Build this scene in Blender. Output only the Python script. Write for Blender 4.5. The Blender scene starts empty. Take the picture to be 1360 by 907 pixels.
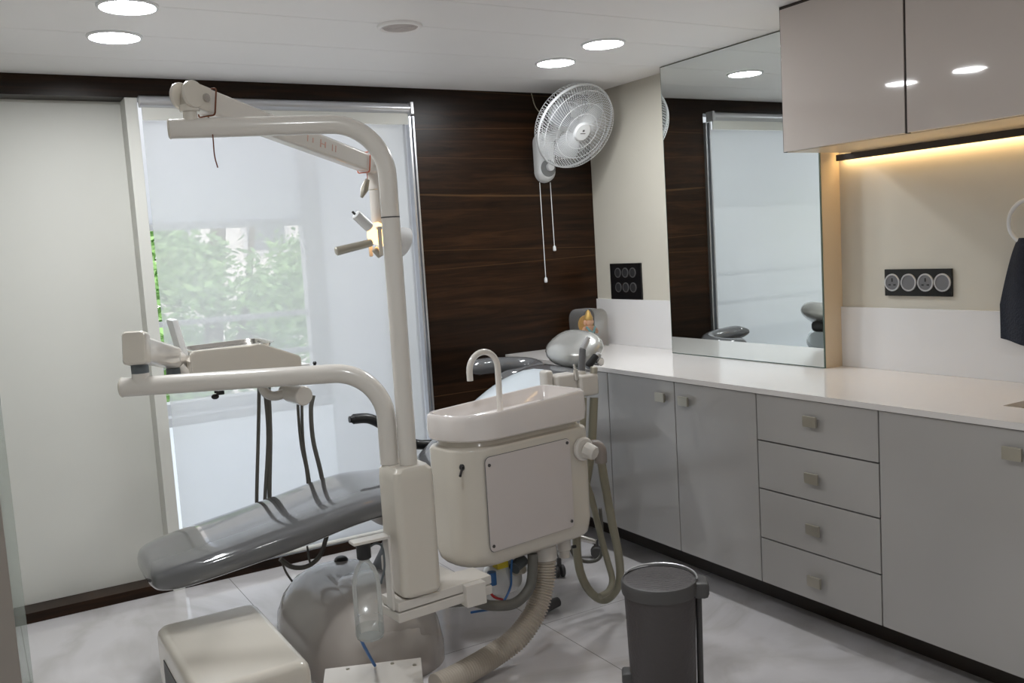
import bpy, bmesh, math, random
from mathutils import Vector, Matrix
random.seed(7)
C = bpy.context.scene.collection
PI = math.pi
V = Vector

# ------------------------------------------------------------------ camera
F_PX = 1229.0
CAM = V((0, 0, 1.445))
yaw, pitch, roll = math.radians(30.49), math.radians(-5.762), math.radians(-3.489)
_fw = V((math.sin(yaw) * math.cos(pitch), math.cos(yaw) * math.cos(pitch), math.sin(pitch)))
_rt0 = V((math.cos(yaw), -math.sin(yaw), 0))
_up0 = _rt0.cross(_fw)
_rt = math.cos(roll) * _rt0 + math.sin(roll) * _up0
_up = -math.sin(roll) * _rt0 + math.cos(roll) * _up0
cam_d = bpy.data.cameras.new('camera')
cam = bpy.data.objects.new('camera', cam_d)
C.objects.link(cam)
cam_d.sensor_width = 36
cam_d.lens = F_PX / 1360 * 36
cam_d.clip_start = 0.02
cam.matrix_world = Matrix(((_rt.x, _up.x, -_fw.x, CAM.x), (_rt.y, _up.y, -_fw.y, CAM.y),
                           (_rt.z, _up.z, -_fw.z, CAM.z), (0, 0, 0, 1)))
bpy.context.scene.camera = cam


def at(px, py, y=None, x=None, z=None):
    """the point of the room seen at a pixel of the photograph, on a plane of known y, x or z"""
    d = _rt * (px - 680) - _up * (py - 453.5) + _fw * F_PX
    if y is not None:
        t = (y - CAM.y) / d.y
    elif x is not None:
        t = (x - CAM.x) / d.x
    else:
        t = (z - CAM.z) / d.z
    return CAM + d * t


# ------------------------------------------------------------------ materials
def mat(name, col, rough=0.4, metal=0.0, coat=0.0, noise=0.0, nscale=8.0, bump=0.0, bscale=60.0, spec=0.5, **kw):
    m = bpy.data.materials.new(name)
    m.use_nodes = True
    nt = m.node_tree
    b = nt.nodes['Principled BSDF']
    b.inputs['Base Color'].default_value = (*col, 1)
    b.inputs['Roughness'].default_value = rough
    b.inputs['Metallic'].default_value = metal
    b.inputs['Coat Weight'].default_value = coat
    b.inputs['Coat Roughness'].default_value = 0.06
    b.inputs['Specular IOR Level'].default_value = spec
    for k, v in kw.items():
        b.inputs[k.replace('_', ' ')].default_value = v
    tc = nt.nodes.new('ShaderNodeTexCoord')
    if noise:
        n = nt.nodes.new('ShaderNodeTexNoise')
        n.inputs['Scale'].default_value = nscale
        n.inputs['Detail'].default_value = 4
        nt.links.new(tc.outputs['Object'], n.inputs['Vector'])
        r = nt.nodes.new('ShaderNodeMix')
        r.data_type = 'RGBA'
        r.inputs[6].default_value = (*[c * (1 - noise) for c in col], 1)
        r.inputs[7].default_value = (*[min(1, c * (1 + noise)) for c in col], 1)
        nt.links.new(n.outputs['Fac'], r.inputs[0])
        nt.links.new(r.outputs[2], b.inputs['Base Color'])
    if bump:
        n2 = nt.nodes.new('ShaderNodeTexNoise')
        n2.inputs['Scale'].default_value = bscale
        n2.inputs['Detail'].default_value = 3
        nt.links.new(tc.outputs['Object'], n2.inputs['Vector'])
        bp = nt.nodes.new('ShaderNodeBump')
        bp.inputs['Strength'].default_value = bump
        bp.inputs['Distance'].default_value = 0.004
        nt.links.new(n2.outputs['Fac'], bp.inputs['Height'])
        nt.links.new(bp.outputs['Normal'], b.inputs['Normal'])
    return m


def emit(name, col, strength):
    m = bpy.data.materials.new(name)
    m.use_nodes = True
    nt = m.node_tree
    nt.nodes.remove(nt.nodes['Principled BSDF'])
    e = nt.nodes.new('ShaderNodeEmission')
    e.inputs['Color'].default_value = (*col, 1)
    e.inputs['Strength'].default_value = strength
    nt.links.new(e.outputs[0], nt.nodes['Material Output'].inputs['Surface'])
    return m


def fabric(name, col, clear, trans):
    """woven blind cloth: part see-through, part translucent, the rest reflecting"""
    m = bpy.data.materials.new(name)
    m.use_nodes = True
    nt = m.node_tree
    nt.nodes.remove(nt.nodes['Principled BSDF'])
    d = nt.nodes.new('ShaderNodeBsdfDiffuse')
    t = nt.nodes.new('ShaderNodeBsdfTranslucent')
    p = nt.nodes.new('ShaderNodeBsdfTransparent')
    for n in (d, t):
        n.inputs['Color'].default_value = (*col, 1)
    m1 = nt.nodes.new('ShaderNodeMixShader')
    m1.inputs[0].default_value = trans
    m2 = nt.nodes.new('ShaderNodeMixShader')
    lw = nt.nodes.new('ShaderNodeLayerWeight')
    lw.inputs['Blend'].default_value = 0.5
    ml = nt.nodes.new('ShaderNodeMath')
    ml.operation = 'MULTIPLY_ADD'
    ml.use_clamp = True
    ml.inputs[1].default_value = -2.0 * clear
    ml.inputs[2].default_value = clear * 1.18
    nt.links.new(lw.outputs['Facing'], ml.inputs[0])
    nt.links.new(ml.outputs[0], m2.inputs[0])
    nt.links.new(d.outputs[0], m1.inputs[1])
    nt.links.new(t.outputs[0], m1.inputs[2])
    nt.links.new(m1.outputs[0], m2.inputs[1])
    nt.links.new(p.outputs[0], m2.inputs[2])
    nt.links.new(m2.outputs[0], nt.nodes['Material Output'].inputs['Surface'])
    return m


def wood(name):
    m = bpy.data.materials.new(name)
    m.use_nodes = True
    nt = m.node_tree
    N = nt.nodes.new
    L = nt.links.new
    b = nt.nodes['Principled BSDF']
    tc = N('ShaderNodeTexCoord')
    mp = N('ShaderNodeMapping')
    mp.inputs['Scale'].default_value = (0.9, 0.9, 14)
    L(tc.outputs['Object'], mp.inputs['Vector'])
    n = N('ShaderNodeTexNoise')
    n.inputs['Scale'].default_value = 2.2
    n.inputs['Detail'].default_value = 8
    n.inputs['Roughness'].default_value = 0.65
    n.inputs['Distortion'].default_value = 0.6
    L(mp.outputs[0], n.inputs['Vector'])
    cr = N('ShaderNodeValToRGB')
    e = cr.color_ramp.elements
    e[0].position, e[0].color = 0.30, (0.0055, 0.0024, 0.0011, 1)
    e[1].position, e[1].color = 0.78, (0.042, 0.018, 0.0070, 1)
    k = e.new(0.52)
    k.color = (0.0165, 0.0070, 0.0028, 1)
    L(n.outputs['Fac'], cr.inputs[0])
    # thin pale growth streaks running along the boards
    mp2 = N('ShaderNodeMapping')
    mp2.inputs['Scale'].default_value = (0.10, 0.10, 3.4)
    mp2.inputs['Location'].default_value = (0.3, 0, 0.72)
    L(tc.outputs['Object'], mp2.inputs['Vector'])
    w = N('ShaderNodeTexNoise')
    w.inputs['Scale'].default_value = 1.6
    w.inputs['Detail'].default_value = 0
    L(mp2.outputs[0], w.inputs['Vector'])
    a = N('ShaderNodeMath')
    a.operation = 'SUBTRACT'
    a.inputs[1].default_value = 0.56
    L(w.outputs['Fac'], a.inputs[0])
    ab = N('ShaderNodeMath')
    ab.operation = 'ABSOLUTE'
    L(a.outputs[0], ab.inputs[0])
    mr = N('ShaderNodeMapRange')
    mr.inputs[1].default_value = 0.0
    mr.inputs[2].default_value = 0.007
    mr.inputs[3].default_value = 0.6
    mr.inputs[4].default_value = 0.0
    L(ab.outputs[0], mr.inputs[0])
    mx = N('ShaderNodeMix')
    mx.data_type = 'RGBA'
    mx.inputs[7].default_value = (0.105, 0.055, 0.022, 1)
    L(mr.outputs[0], mx.inputs[0])
    L(cr.outputs[0], mx.inputs[6])
    # each board has its own tone
    sx = N('ShaderNodeSeparateXYZ')
    L(tc.outputs['Object'], sx.inputs[0])
    dv = N('ShaderNodeMath')
    dv.operation = 'MULTIPLY'
    dv.inputs[1].default_value = 1 / 0.19
    L(sx.outputs[2], dv.inputs[0])
    fl = N('ShaderNodeMath')
    fl.operation = 'FLOOR'
    L(dv.outputs[0], fl.inputs[0])
    wn = N('ShaderNodeTexWhiteNoise')
    wn.noise_dimensions = '1D'
    L(fl.outputs[0], wn.inputs['W'])
    m3 = N('ShaderNodeMapRange')
    m3.inputs[3].default_value = 0.65
    m3.inputs[4].default_value = 1.45
    L(wn.outputs['Value'], m3.inputs[0])
    vm = N('ShaderNodeVectorMath')
    vm.operation = 'SCALE'
    L(mx.outputs[2], vm.inputs[0])
    L(m3.outputs[0], vm.inputs['Scale'])
    L(vm.outputs[0], b.inputs['Base Color'])
    b.inputs['Roughness'].default_value = 0.33
    b.inputs['Specular IOR Level'].default_value = 0.2
    return m


def marble(name):
    m = bpy.data.materials.new(name)
    m.use_nodes = True
    nt = m.node_tree
    N = nt.nodes.new
    L = nt.links.new
    b = nt.nodes['Principled BSDF']
    tc = N('ShaderNodeTexCoord')
    n0 = N('ShaderNodeTexNoise')
    n0.inputs['Scale'].default_value = 1.3
    n0.inputs['Detail'].default_value = 6
    n0.inputs['Distortion'].default_value = 1.6
    L(tc.outputs['Object'], n0.inputs['Vector'])
    s = N('ShaderNodeMath')
    s.operation = 'SUBTRACT'
    s.inputs[1].default_value = 0.5
    L(n0.outputs['Fac'], s.inputs[0])
    ab = N('ShaderNodeMath')
    ab.operation = 'ABSOLUTE'
    L(s.outputs[0], ab.inputs[0])
    cr = N('ShaderNodeValToRGB')
    e = cr.color_ramp.elements
    e[0].position, e[0].color = 0.0, (0.56, 0.535, 0.53, 1)
    e[1].position, e[1].color = 0.10, (0.665, 0.64, 0.65, 1)
    L(ab.outputs[0], cr.inputs[0])
    # joints between the large tiles
    sx = N('ShaderNodeSeparateXYZ')
    L(tc.outputs['Object'], sx.inputs[0])

    def joint(out, off, size):
        a = N('ShaderNodeMath')
        a.operation = 'SUBTRACT'
        a.inputs[1].default_value = off
        L(out, a.inputs[0])
        p = N('ShaderNodeMath')
        p.operation = 'PINGPONG'
        p.inputs[1].default_value = size / 2
        L(a.outputs[0], p.inputs[0])
        c = N('ShaderNodeMath')
        c.operation = 'LESS_THAN'
        c.inputs[1].default_value = 0.0016
        L(p.outputs[0], c.inputs[0])
        return c.outputs[0]
    jx = joint(sx.outputs[0], 1.79, 0.86)
    jy = joint(sx.outputs[1], 2.93, 1.72)
    mxm = N('ShaderNodeMath')
    mxm.operation = 'MAXIMUM'
    L(jx, mxm.inputs[0])
    L(jy, mxm.inputs[1])
    mx = N('ShaderNodeMix')
    mx.data_type = 'RGBA'
    mx.inputs[7].default_value = (0.25, 0.24, 0.23, 1)
    L(mxm.outputs[0], mx.inputs[0])
    L(cr.outputs[0], mx.inputs[6])
    L(mx.outputs[2], b.inputs['Base Color'])
    b.inputs['Roughness'].default_value = 0.03
    b.inputs['Specular IOR Level'].default_value = 0.95
    return m


def glassy(name, col, alpha_mix, rough=0.03):
    """thin clear sheet: transparent with a sharp surface reflection and a slight body"""
    m = bpy.data.materials.new(name)
    m.use_nodes = True
    nt = m.node_tree
    N = nt.nodes.new
    L = nt.links.new
    b = nt.nodes['Principled BSDF']
    b.inputs['Base Color'].default_value = (*col, 1)
    b.inputs['Roughness'].default_value = rough
    t = N('ShaderNodeBsdfTransparent')
    t.inputs['Color'].default_value = (0.97, 0.985, 0.98, 1)
    lw = N('ShaderNodeLayerWeight')
    lw.inputs['Blend'].default_value = 0.25
    ad = N('ShaderNodeMath')
    ad.operation = 'MULTIPLY_ADD'
    ad.use_clamp = True
    ad.inputs[1].default_value = 0.8
    ad.inputs[2].default_value = alpha_mix
    L(lw.outputs['Fresnel'], ad.inputs[0])
    mx = N('ShaderNodeMixShader')
    L(ad.outputs[0], mx.inputs[0])
    L(t.outputs[0], mx.inputs[1])
    L(b.outputs[0], mx.inputs[2])
    L(mx.outputs[0], nt.nodes['Material Output'].inputs['Surface'])
    return m


M = dict(
    floor=marble('polished white marble'),
    wood=wood('dark walnut veneer'),
    paint=mat('warm grey wall paint', (0.56, 0.53, 0.46), 0.6, noise=0.03),
    ceiling=mat('white ceiling board', (0.92, 0.905, 0.90), 0.5, noise=0.02, nscale=3),
    groove=mat('ceiling joint', (0.45, 0.43, 0.42), 0.7, noise=0.05),
    white=mat('white laminate', (0.72, 0.715, 0.67), 0.5, noise=0.015),
    tile=mat('white glazed tile', (0.74, 0.73, 0.73), 0.08, noise=0.01),
    quartz=mat('white quartz worktop', (0.74, 0.71, 0.69), 0.12, noise=0.015, nscale=40),
    grey_lam=mat('grey gloss laminate', (0.42, 0.405, 0.39), 0.17, noise=0.015, coat=0.3),
    taupe=mat('taupe high gloss laminate', (0.62, 0.555, 0.515), 0.03, noise=0.01, coat=0.2),
    carcass=mat('cabinet carcass board', (0.03, 0.026, 0.022), 0.6, noise=0.05),
    cream_lam=mat('cream laminate', (0.66, 0.55, 0.40), 0.35, noise=0.02),
    dark_edge=mat('dark brown edging', (0.035, 0.024, 0.018), 0.45, noise=0.1),
    plinth=mat('dark plinth board', (0.03, 0.02, 0.014), 0.35, noise=0.1),
    mirror=mat('silvered mirror', (0.78, 0.815, 0.80), 0.012, metal=1.0),
    edge_glass=mat('mirror glass edge', (0.10, 0.14, 0.12), 0.2, noise=0.05),
    alu=mat('brushed aluminium', (0.62, 0.63, 0.66), 0.28, metal=0.9, noise=0.04),
    steel=mat('stainless steel', (0.62, 0.60, 0.57), 0.18, metal=1.0, noise=0.03),
    nickel=mat('satin nickel', (0.48, 0.45, 0.38), 0.35, metal=0.8, noise=0.04),
    cream=mat('ivory painted metal', (0.66, 0.625, 0.58), 0.22, noise=0.015, coat=0.3),
    cream2=mat('ivory moulded plastic', (0.64, 0.595, 0.525), 0.2, noise=0.02, coat=0.25),
    panel=mat('pale grey panel', (0.62, 0.57, 0.555), 0.4, noise=0.015),
    porcelain=mat('white ceramic', (0.74, 0.69, 0.665), 0.08, noise=0.01, coat=0.5),
    vinyl=mat('grey gloss vinyl', (0.125, 0.126, 0.132), 0.09, noise=0.03, coat=0.7),
    film=mat('vinyl under clear film', (0.50, 0.50, 0.48), 0.22, metal=0.45, noise=0.05, coat=1.0, bump=0.35, bscale=14),
    shell=mat('pale blue grey shell', (0.66, 0.72, 0.77), 0.2, noise=0.02, coat=0.4),
    basegrey=mat('grey moulded base', (0.44, 0.40, 0.37), 0.2, noise=0.02, coat=0.4),
    black=mat('black plastic', (0.012, 0.012, 0.013), 0.35, noise=0.1),
    blackg=mat('black glass plate', (0.008, 0.008, 0.009), 0.06, noise=0.1),
    dgrey=mat('charcoal plastic', (0.075, 0.072, 0.072), 0.5, noise=0.05),
    bin=mat('charcoal woven bin plastic', (0.066, 0.058, 0.059), 0.5, noise=0.08, bump=0.5, bscale=90),
    collar=mat('slate grey plastic', (0.10, 0.115, 0.125), 0.4, noise=0.05),
    silver=mat('silver ring', (0.55, 0.55, 0.56), 0.3, metal=0.5, noise=0.03),
    module=mat('grey switch face', (0.15, 0.15, 0.158), 0.4, noise=0.03),
    modblack=mat('black switch face', (0.03, 0.03, 0.032), 0.25, noise=0.1),
    fan=mat('white fan plastic', (0.74, 0.75, 0.76), 0.3, noise=0.01),
    fangrey=mat('grey fan plastic', (0.22, 0.225, 0.23), 0.4, noise=0.03),
    blade=mat('pale grey fan blade', (0.33, 0.34, 0.36), 0.3, noise=0.02),
    hose=mat('grey rubber hose', (0.13, 0.125, 0.11), 0.45, noise=0.05),
    hose_tan=mat('olive grey suction hose', (0.27, 0.25, 0.185), 0.4, noise=0.05),
    corr=mat('ivory corrugated hose', (0.58, 0.52, 0.45), 0.4, noise=0.03),
    blue=mat('blue tubing', (0.03, 0.13, 0.36), 0.35, noise=0.05),
    yellow=mat('yellow plastic', (0.75, 0.60, 0.05), 0.4, noise=0.04),
    red=mat('red plastic', (0.45, 0.03, 0.03), 0.4, noise=0.05),
    thread=mat('reddish brown thread', (0.16, 0.05, 0.02), 0.8, noise=0.2),
    orange=mat('orange red thread', (0.50, 0.10, 0.03), 0.7, noise=0.2),
    redmark=mat('faded red paint', (0.58, 0.33, 0.26), 0.5, noise=0.1),
    towel=mat('navy towelling', (0.018, 0.022, 0.034), 0.95, noise=0.25, nscale=60, bump=1.0, bscale=160),
    gold=mat('gold paint', (0.62, 0.36, 0.07), 0.35, metal=0.3, noise=0.15, nscale=60),
    skin=mat('orange painted resin', (0.72, 0.38, 0.22), 0.4, noise=0.1, nscale=40),
    turq=mat('turquoise paint', (0.22, 0.50, 0.55), 0.4, noise=0.1),
    elbow=mat('brown grey elbow', (0.26, 0.225, 0.205), 0.4, noise=0.03),
    sink=mat('beige sink basin', (0.50, 0.42, 0.30), 0.25, noise=0.04),
    leaf=mat('green leaves', (0.33, 0.57, 0.22), 0.6, noise=0.6, nscale=2.2),
    bark=mat('tree bark', (0.16, 0.12, 0.09), 0.9, noise=0.2),
    plaster=mat('pale plaster', (0.88, 0.87, 0.86), 0.8, noise=0.04),
    pane=mat('dark window pane', (0.20, 0.22, 0.25), 0.15, noise=0.05),
    pavement=mat('pale street paving', (0.6, 0.6, 0.58), 0.8, noise=0.05),
    post=mat('taupe frame', (0.30, 0.265, 0.235), 0.45, noise=0.03),
    clear=glassy('clear acrylic', (0.8, 0.82, 0.83), 0.05),
    glass=glassy('greenish partition glass', (0.55, 0.60, 0.55), 0.30),
    bottle=glassy('clear bottle plastic', (0.80, 0.80, 0.80), 0.10, 0.08),
    white_rail=mat('white window frame', (0.70, 0.71, 0.73), 0.4, noise=0.02),
    sheer=fabric('sheer blind cloth', (0.87, 0.885, 0.90), 0.47, 0.62),
    frosted=fabric('frosted glazing', (0.84, 0.85, 0.875), 0.0, 0.78),  # for the added panes that pass daylight to the blind
    frosted_bright=fabric('brightened frosted glazing', (0.94, 0.965, 1.0), 0.0, 0.93),  # paler and bluer, paints in the stronger daylight low on the blind
    lamp=emit('downlight glow', (0.95, 0.98, 1.0), 86),
    led=emit('warm strip glow', (1.0, 0.66, 0.30), 12),
    bulb=emit('halogen glow', (1.0, 0.52, 0.17), 3.2),
)


# ------------------------------------------------------------------ mesh helpers
def new():
    return bmesh.new()


def box(bm, lo, hi, bev=0.0, seg=2, mtx=None):
    c = [(a + b) / 2 for a, b in zip(lo, hi)]
    s = [abs(b - a) for a, b in zip(lo, hi)]
    r = bmesh.ops.create_cube(bm, size=1)
    vs = r['verts']
    for v in vs:
        v.co = V((v.co.x * s[0] + c[0], v.co.y * s[1] + c[1], v.co.z * s[2] + c[2]))
    if bev > 0:
        es = list({e for v in vs for e in v.link_edges})
        rr = bmesh.ops.bevel(bm, geom=es, offset=bev, segments=seg, profile=0.5, affect='EDGES')
        vs = list({v for f in rr['faces'] for v in f.verts} | {v for v in vs if v.is_valid})
    if mtx is not None:
        bmesh.ops.transform(bm, matrix=mtx, verts=[v for v in vs if v.is_valid])
    return vs


def skin(bm, rings, cap0=True, cap1=True, closed=True, loop=False):
    """faces over a list of equally long rings of points"""
    R = [[bm.verts.new(p) for p in ring] for ring in rings]
    n = len(R[0])
    pairs = list(zip(R[:-1], R[1:])) + ([(R[-1], R[0])] if loop else [])
    for a, b in pairs:
        for i in range(n if closed else n - 1):
            j = (i + 1) % n
            try:
                bm.faces.new((a[i], a[j], b[j], b[i]))
            except ValueError:
                pass
    if not loop:
        if cap0:
            bm.faces.new(R[0][::-1])
        if cap1:
            bm.faces.new(R[-1])
    return R


def smooth_path(pts, n=10):
    pts = [V(p) for p in pts]
    if len(pts) < 3:
        return pts
    out = []
    P = [pts[0] * 2 - pts[1]] + pts + [pts[-1] * 2 - pts[-2]]
    for i in range(1, len(P) - 2):
        p0, p1, p2, p3 = P[i - 1:i + 3]
        for k in range(n):
            t = k / n
            out.append(0.5 * ((2 * p1) + (p2 - p0) * t + (2 * p0 - 5 * p1 + 4 * p2 - p3) * t * t
                              + (3 * p1 - p0 - 3 * p2 + p3) * t ** 3))
    out.append(pts[-1])
    return out


def tube(bm, pts, r, seg=14, cap=True, sx=1.0, up=None):
    """a round (or flattened by sx) bar along a polyline; r is a number or a function of 0..1"""
    pts = [V(p) for p in pts]
    n = len(pts)
    rings = []
    prev = None
    for i, p in enumerate(pts):
        t = (pts[min(i + 1, n - 1)] - pts[max(i - 1, 0)]).normalized()
        if prev is None:
            a = V(up) if up else (V((0, 0, 1)) if abs(t.z) < 0.9 else V((1, 0, 0)))
            nrm = (a - t * a.dot(t)).normalized()
        else:
            nrm = (prev - t * prev.dot(t)).normalized()
        prev = nrm
        bn = t.cross(nrm)
        rr = r(i / max(1, n - 1)) if callable(r) else r
        rings.append([p + (nrm * math.cos(a) + bn * math.sin(a) * sx) * rr
                      for a in [2 * PI * k / seg for k in range(seg)]])
    skin(bm, rings, cap, cap)


def bend(a, corner, b, rad, n=10):
    """polyline a - rounded corner - b"""
    a, k, b = V(a), V(corner), V(b)
    u, w = (a - k).normalized(), (b - k).normalized()
    half = math.acos(max(-1, min(1, u.dot(w)))) / 2
    d = rad / math.tan(half)
    cen = k + (u + w).normalized() * (rad / math.sin(half))
    s, e = k + u * d - cen, k + w * d - cen
    ang = s.angle(e)
    ax = s.cross(e).normalized()
    return [a] + [cen + Matrix.Rotation(ang * i / n, 3, ax) @ s for i in range(n + 1)] + [b]


def lathe(bm, prof, seg=28, mtx=None, cap0=True, cap1=True):
    rings = []
    for r, z in prof:
        ring = [V((r * math.cos(2 * PI * k / seg), r * math.sin(2 * PI * k / seg), z)) for k in range(seg)]
        rings.append([mtx @ p for p in ring] if mtx is not None else ring)
    skin(bm, rings, cap0, cap1)


def frame(org, zdir, xdir=None):
    z = V(zdir).normalized()
    x = V(xdir) if xdir is not None else (V((1, 0, 0)) if abs(z.x) < 0.9 else V((0, 1, 0)))
    x = (x - z * x.dot(z)).normalized()
    y = z.cross(x)
    o = V(org)
    return Matrix(((x.x, y.x, z.x, o.x), (x.y, y.y, z.y, o.y), (x.z, y.z, z.z, o.z), (0, 0, 0, 1)))


def cyl(bm, a, b, r, seg=20, r2=None, bev=0.0):
    a, b = V(a), V(b)
    L = (b - a).length
    r2 = r if r2 is None else r2
    prof = [(r, 0), (r2, L)] if not bev else [(r - bev, 0), (r, bev), (r2, L - bev), (r2 - bev, L)]
    lathe(bm, prof, seg, frame(a, b - a))


def sring(hx, hy, n=3.0, seg=36, c=(0, 0)):
    """a superellipse in the plane"""
    out = []
    for k in range(seg):
        a = 2 * PI * k / seg
        ca, sa = math.cos(a), math.sin(a)
        out.append((c[0] + hx * math.copysign(abs(ca) ** (2 / n), ca), c[1] + hy * math.copysign(abs(sa) ** (2 / n), sa)))
    return out


def blob(bm, c, r, mtx=None, seg=20, n=2.0):
    """an ellipsoid (n=2) or cushion (n>2) of half sizes r"""
    rings = []
    m = seg // 2
    for i in range(1, m):
        th = PI * i / m - PI / 2
        cz = math.copysign(abs(math.sin(th)) ** (2 / n), math.sin(th))
        cr = abs(math.cos(th)) ** (2 / n)
        ring = [V((x * cr, y * cr, r[2] * cz)) for x, y in sring(r[0], r[1], n, seg)]
        rings.append([(mtx @ p if mtx is not None else p) + V(c) for p in ring])
    skin(bm, rings)


def obj(name, bm, material, parent=None, sharp=38, origin=None):
    """link a bmesh (built in room coordinates) as one mesh object"""
    bmesh.ops.recalc_face_normals(bm, faces=bm.faces)
    me = bpy.data.meshes.new(name)
    root = parent
    while root is not None and root.parent is not None:
        root = root.parent
    if root is not None:
        off = V(root['_base'])
    elif origin is not None:
        off = V(origin)
    else:
        xs = [v.co for v in bm.verts]
        off = V(((min(v.x for v in xs) + max(v.x for v in xs)) / 2, (min(v.y for v in xs) + max(v.y for v in xs)) / 2,
                 min(v.z for v in xs)))
    bmesh.ops.translate(bm, verts=bm.verts, vec=-off)
    bm.to_mesh(me)
    bm.free()
    for p in me.polygons:
        p.use_smooth = True
    me.set_sharp_from_angle(angle=math.radians(sharp))
    me.materials.append(material)
    o = bpy.data.objects.new(name, me)
    C.objects.link(o)
    wn = o.modifiers.new('weighted_normal', 'WEIGHTED_NORMAL')
    wn.keep_sharp = True
    wn.weight = 80
    if parent is not None:
        o.parent = parent
    else:
        o.location = off
        o['_base'] = tuple(off)
    return o


def tag(o, label, cat, group=None, kind=None):
    o['label'] = label
    o['category'] = cat
    if group:
        o['group'] = group
    if kind:
        o['kind'] = kind
    return o


def thing(name, label, cat, loc, group=None):
    o = bpy.data.objects.new(name, None)
    o.empty_display_size = 0.05
    C.objects.link(o)
    o.location = loc
    o['_base'] = tuple(loc)
    return tag(o, label, cat, group)


def struct(name, bm, m, parent=None, label=None):
    o = obj(name, bm, m, parent, origin=None if parent else (0, 0, 0))
    if parent is None:
        o['kind'] = 'structure'
        if label:
            o['label'] = label
    return o


def dup(root, loc, label=None):
    r = root.copy()
    C.objects.link(r)
    r.location = loc
    if label:
        r['label'] = label
    for ch in list(root.children):
        c = ch.copy()
        C.objects.link(c)
        c.parent = r
        for g in ch.children:
            d = g.copy()
            C.objects.link(d)
            d.parent = c
    return r


# ------------------------------------------------------------------ the room
XL, XR, YF, YB, ZC = -1.0, 3.118, -1.3, 4.3, 2.27
WX0, WX1, WZ0, WZ1 = 0.74, 2.035, 0.045, 2.185          # opening behind the blind
DX0, DX1 = -0.55, 0.683                                  # recess of the white door

b = new(); box(b, (XL - .1, YF - .1, -.08), (XR + .1, YB + .55, 0)); struct('floor', b, M['floor'])
b = new()
seams = [YB + .05, 3.935, 3.541, 3.137, 2.80, 2.42, 2.03, 1.64, 1.25, .86, .47, .08, -.31, -.70, -1.09, YF - .1]
for y1, y0 in zip(seams[:-1], seams[1:]):
    box(b, (XL - .1, y0 + .0015, ZC), (XR + .1, y1 - .0015, ZC + .03))
ce = struct('ceiling', b, M['ceiling'])
b = new(); box(b, (XL - .1, YF - .1, ZC + .012), (XR + .1, YB + .05, ZC + .05)); struct('backing', b, M['groove'], ce)

# wood clad wall with the window opening and the door recess
b = new()
box(b, (WX1, YB, 0), (XR + .1, YB + .12, ZC))
box(b, (XL - .1, YB, WZ1), (WX1, YB + .12, ZC))
box(b, (XL - .1, YB, 0), (DX0, YB + .12, WZ1))
box(b, (WX0 - .004, YB, 0), (WX1, YB + .12, WZ0))
struct('wall_back', b, M['wood'])
b = new(); box(b, (DX0, YB, 0), (DX1, YB + .16, .045), .002); struct('baseboard_back', b, M['wood'])
b = new(); box(b, (XR, YF - .1, 0), (XR + .1, YB, ZC)); struct('wall_right', b, M['paint'])
b = new(); box(b, (XL - .1, YF - .1, 0), (XL, YB, ZC)); struct('wall_left', b, M['white'])
b = new(); box(b, (XL, YF - .1, 0), (XR, YF, ZC)); struct('wall_front', b, M['white'])

# white door panel set back in the recess, with its jamb
b = new(); box(b, (DX0, YB + .115, .045), (DX1, YB + .16, WZ1), .002)
d1 = struct('door_1', b, M['white'])
b = new(); box(b, (DX1, YB - .004, 0), (WX0 - .006, YB + .14, WZ1), .003); struct('jamb', b, M['white'], d1)
b = new()
for xx in (DX0 + .02,):
    box(b, (xx, YB + .108, .06), (xx + .05, YB + .118, WZ1 - .02), .003)
struct('stile', b, M['white'], d1)

# window in the outer wall behind the blind, with added translucent panes around it
YO = 4.80
OX0, OX1, OZ0, OZ1 = 0.30, 1.585, .775, 1.635
b = new()
box(b, (.0, YO, OZ0 - .06), (OX1 + .1, YO + .10, OZ0), .004)                 # ledge bar
box(b, (OX1, YO, OZ0), (OX1 + .105, YO + .07, 2.2), .004)
box(b, (OX0, YO, OZ1), (OX1, YO + .07, OZ1 + .03), .004)
w1 = struct('window_1', b, M['white_rail'])
b = new()
box(b, (OX1 + .105, YO + .03, -.05), (2.8, YO + .04, 2.6))
box(b, (-.3, YO + .03, OZ1 + .03), (OX1 + .105, YO + .04, 2.6))
struct('fill_pane', b, M['frosted'], w1)  # stand-in for the white bay walls, added to spread daylight evenly
b = new(); box(b, (-.3, YO + .03, -.05), (OX1 + .1, YO + .04, OZ0 - .06)); struct('lower_fill_pane', b, M['frosted_bright'], w1)  # added pane, its brighter colour imitates stronger light near the floor
b = new()
for z in (.972, 1.172):
    box(b, (OX0, YO + .02, z - .014), (OX1 + .105, YO + .045, z + .014), .004)
struct('guard_rail', b, M['white_rail'], w1)
b = new(); box(b, (.70, YB + .40, OZ0 - .10), (1.64, YO, OZ0 - .055), .004); struct('sill', b, M['white_rail'], w1)
b = new(); box(b, (2.03, YB + .12, -.05), (2.12, YO + .03, 2.3)); struct('reveal', b, M['white'], w1)

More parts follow.
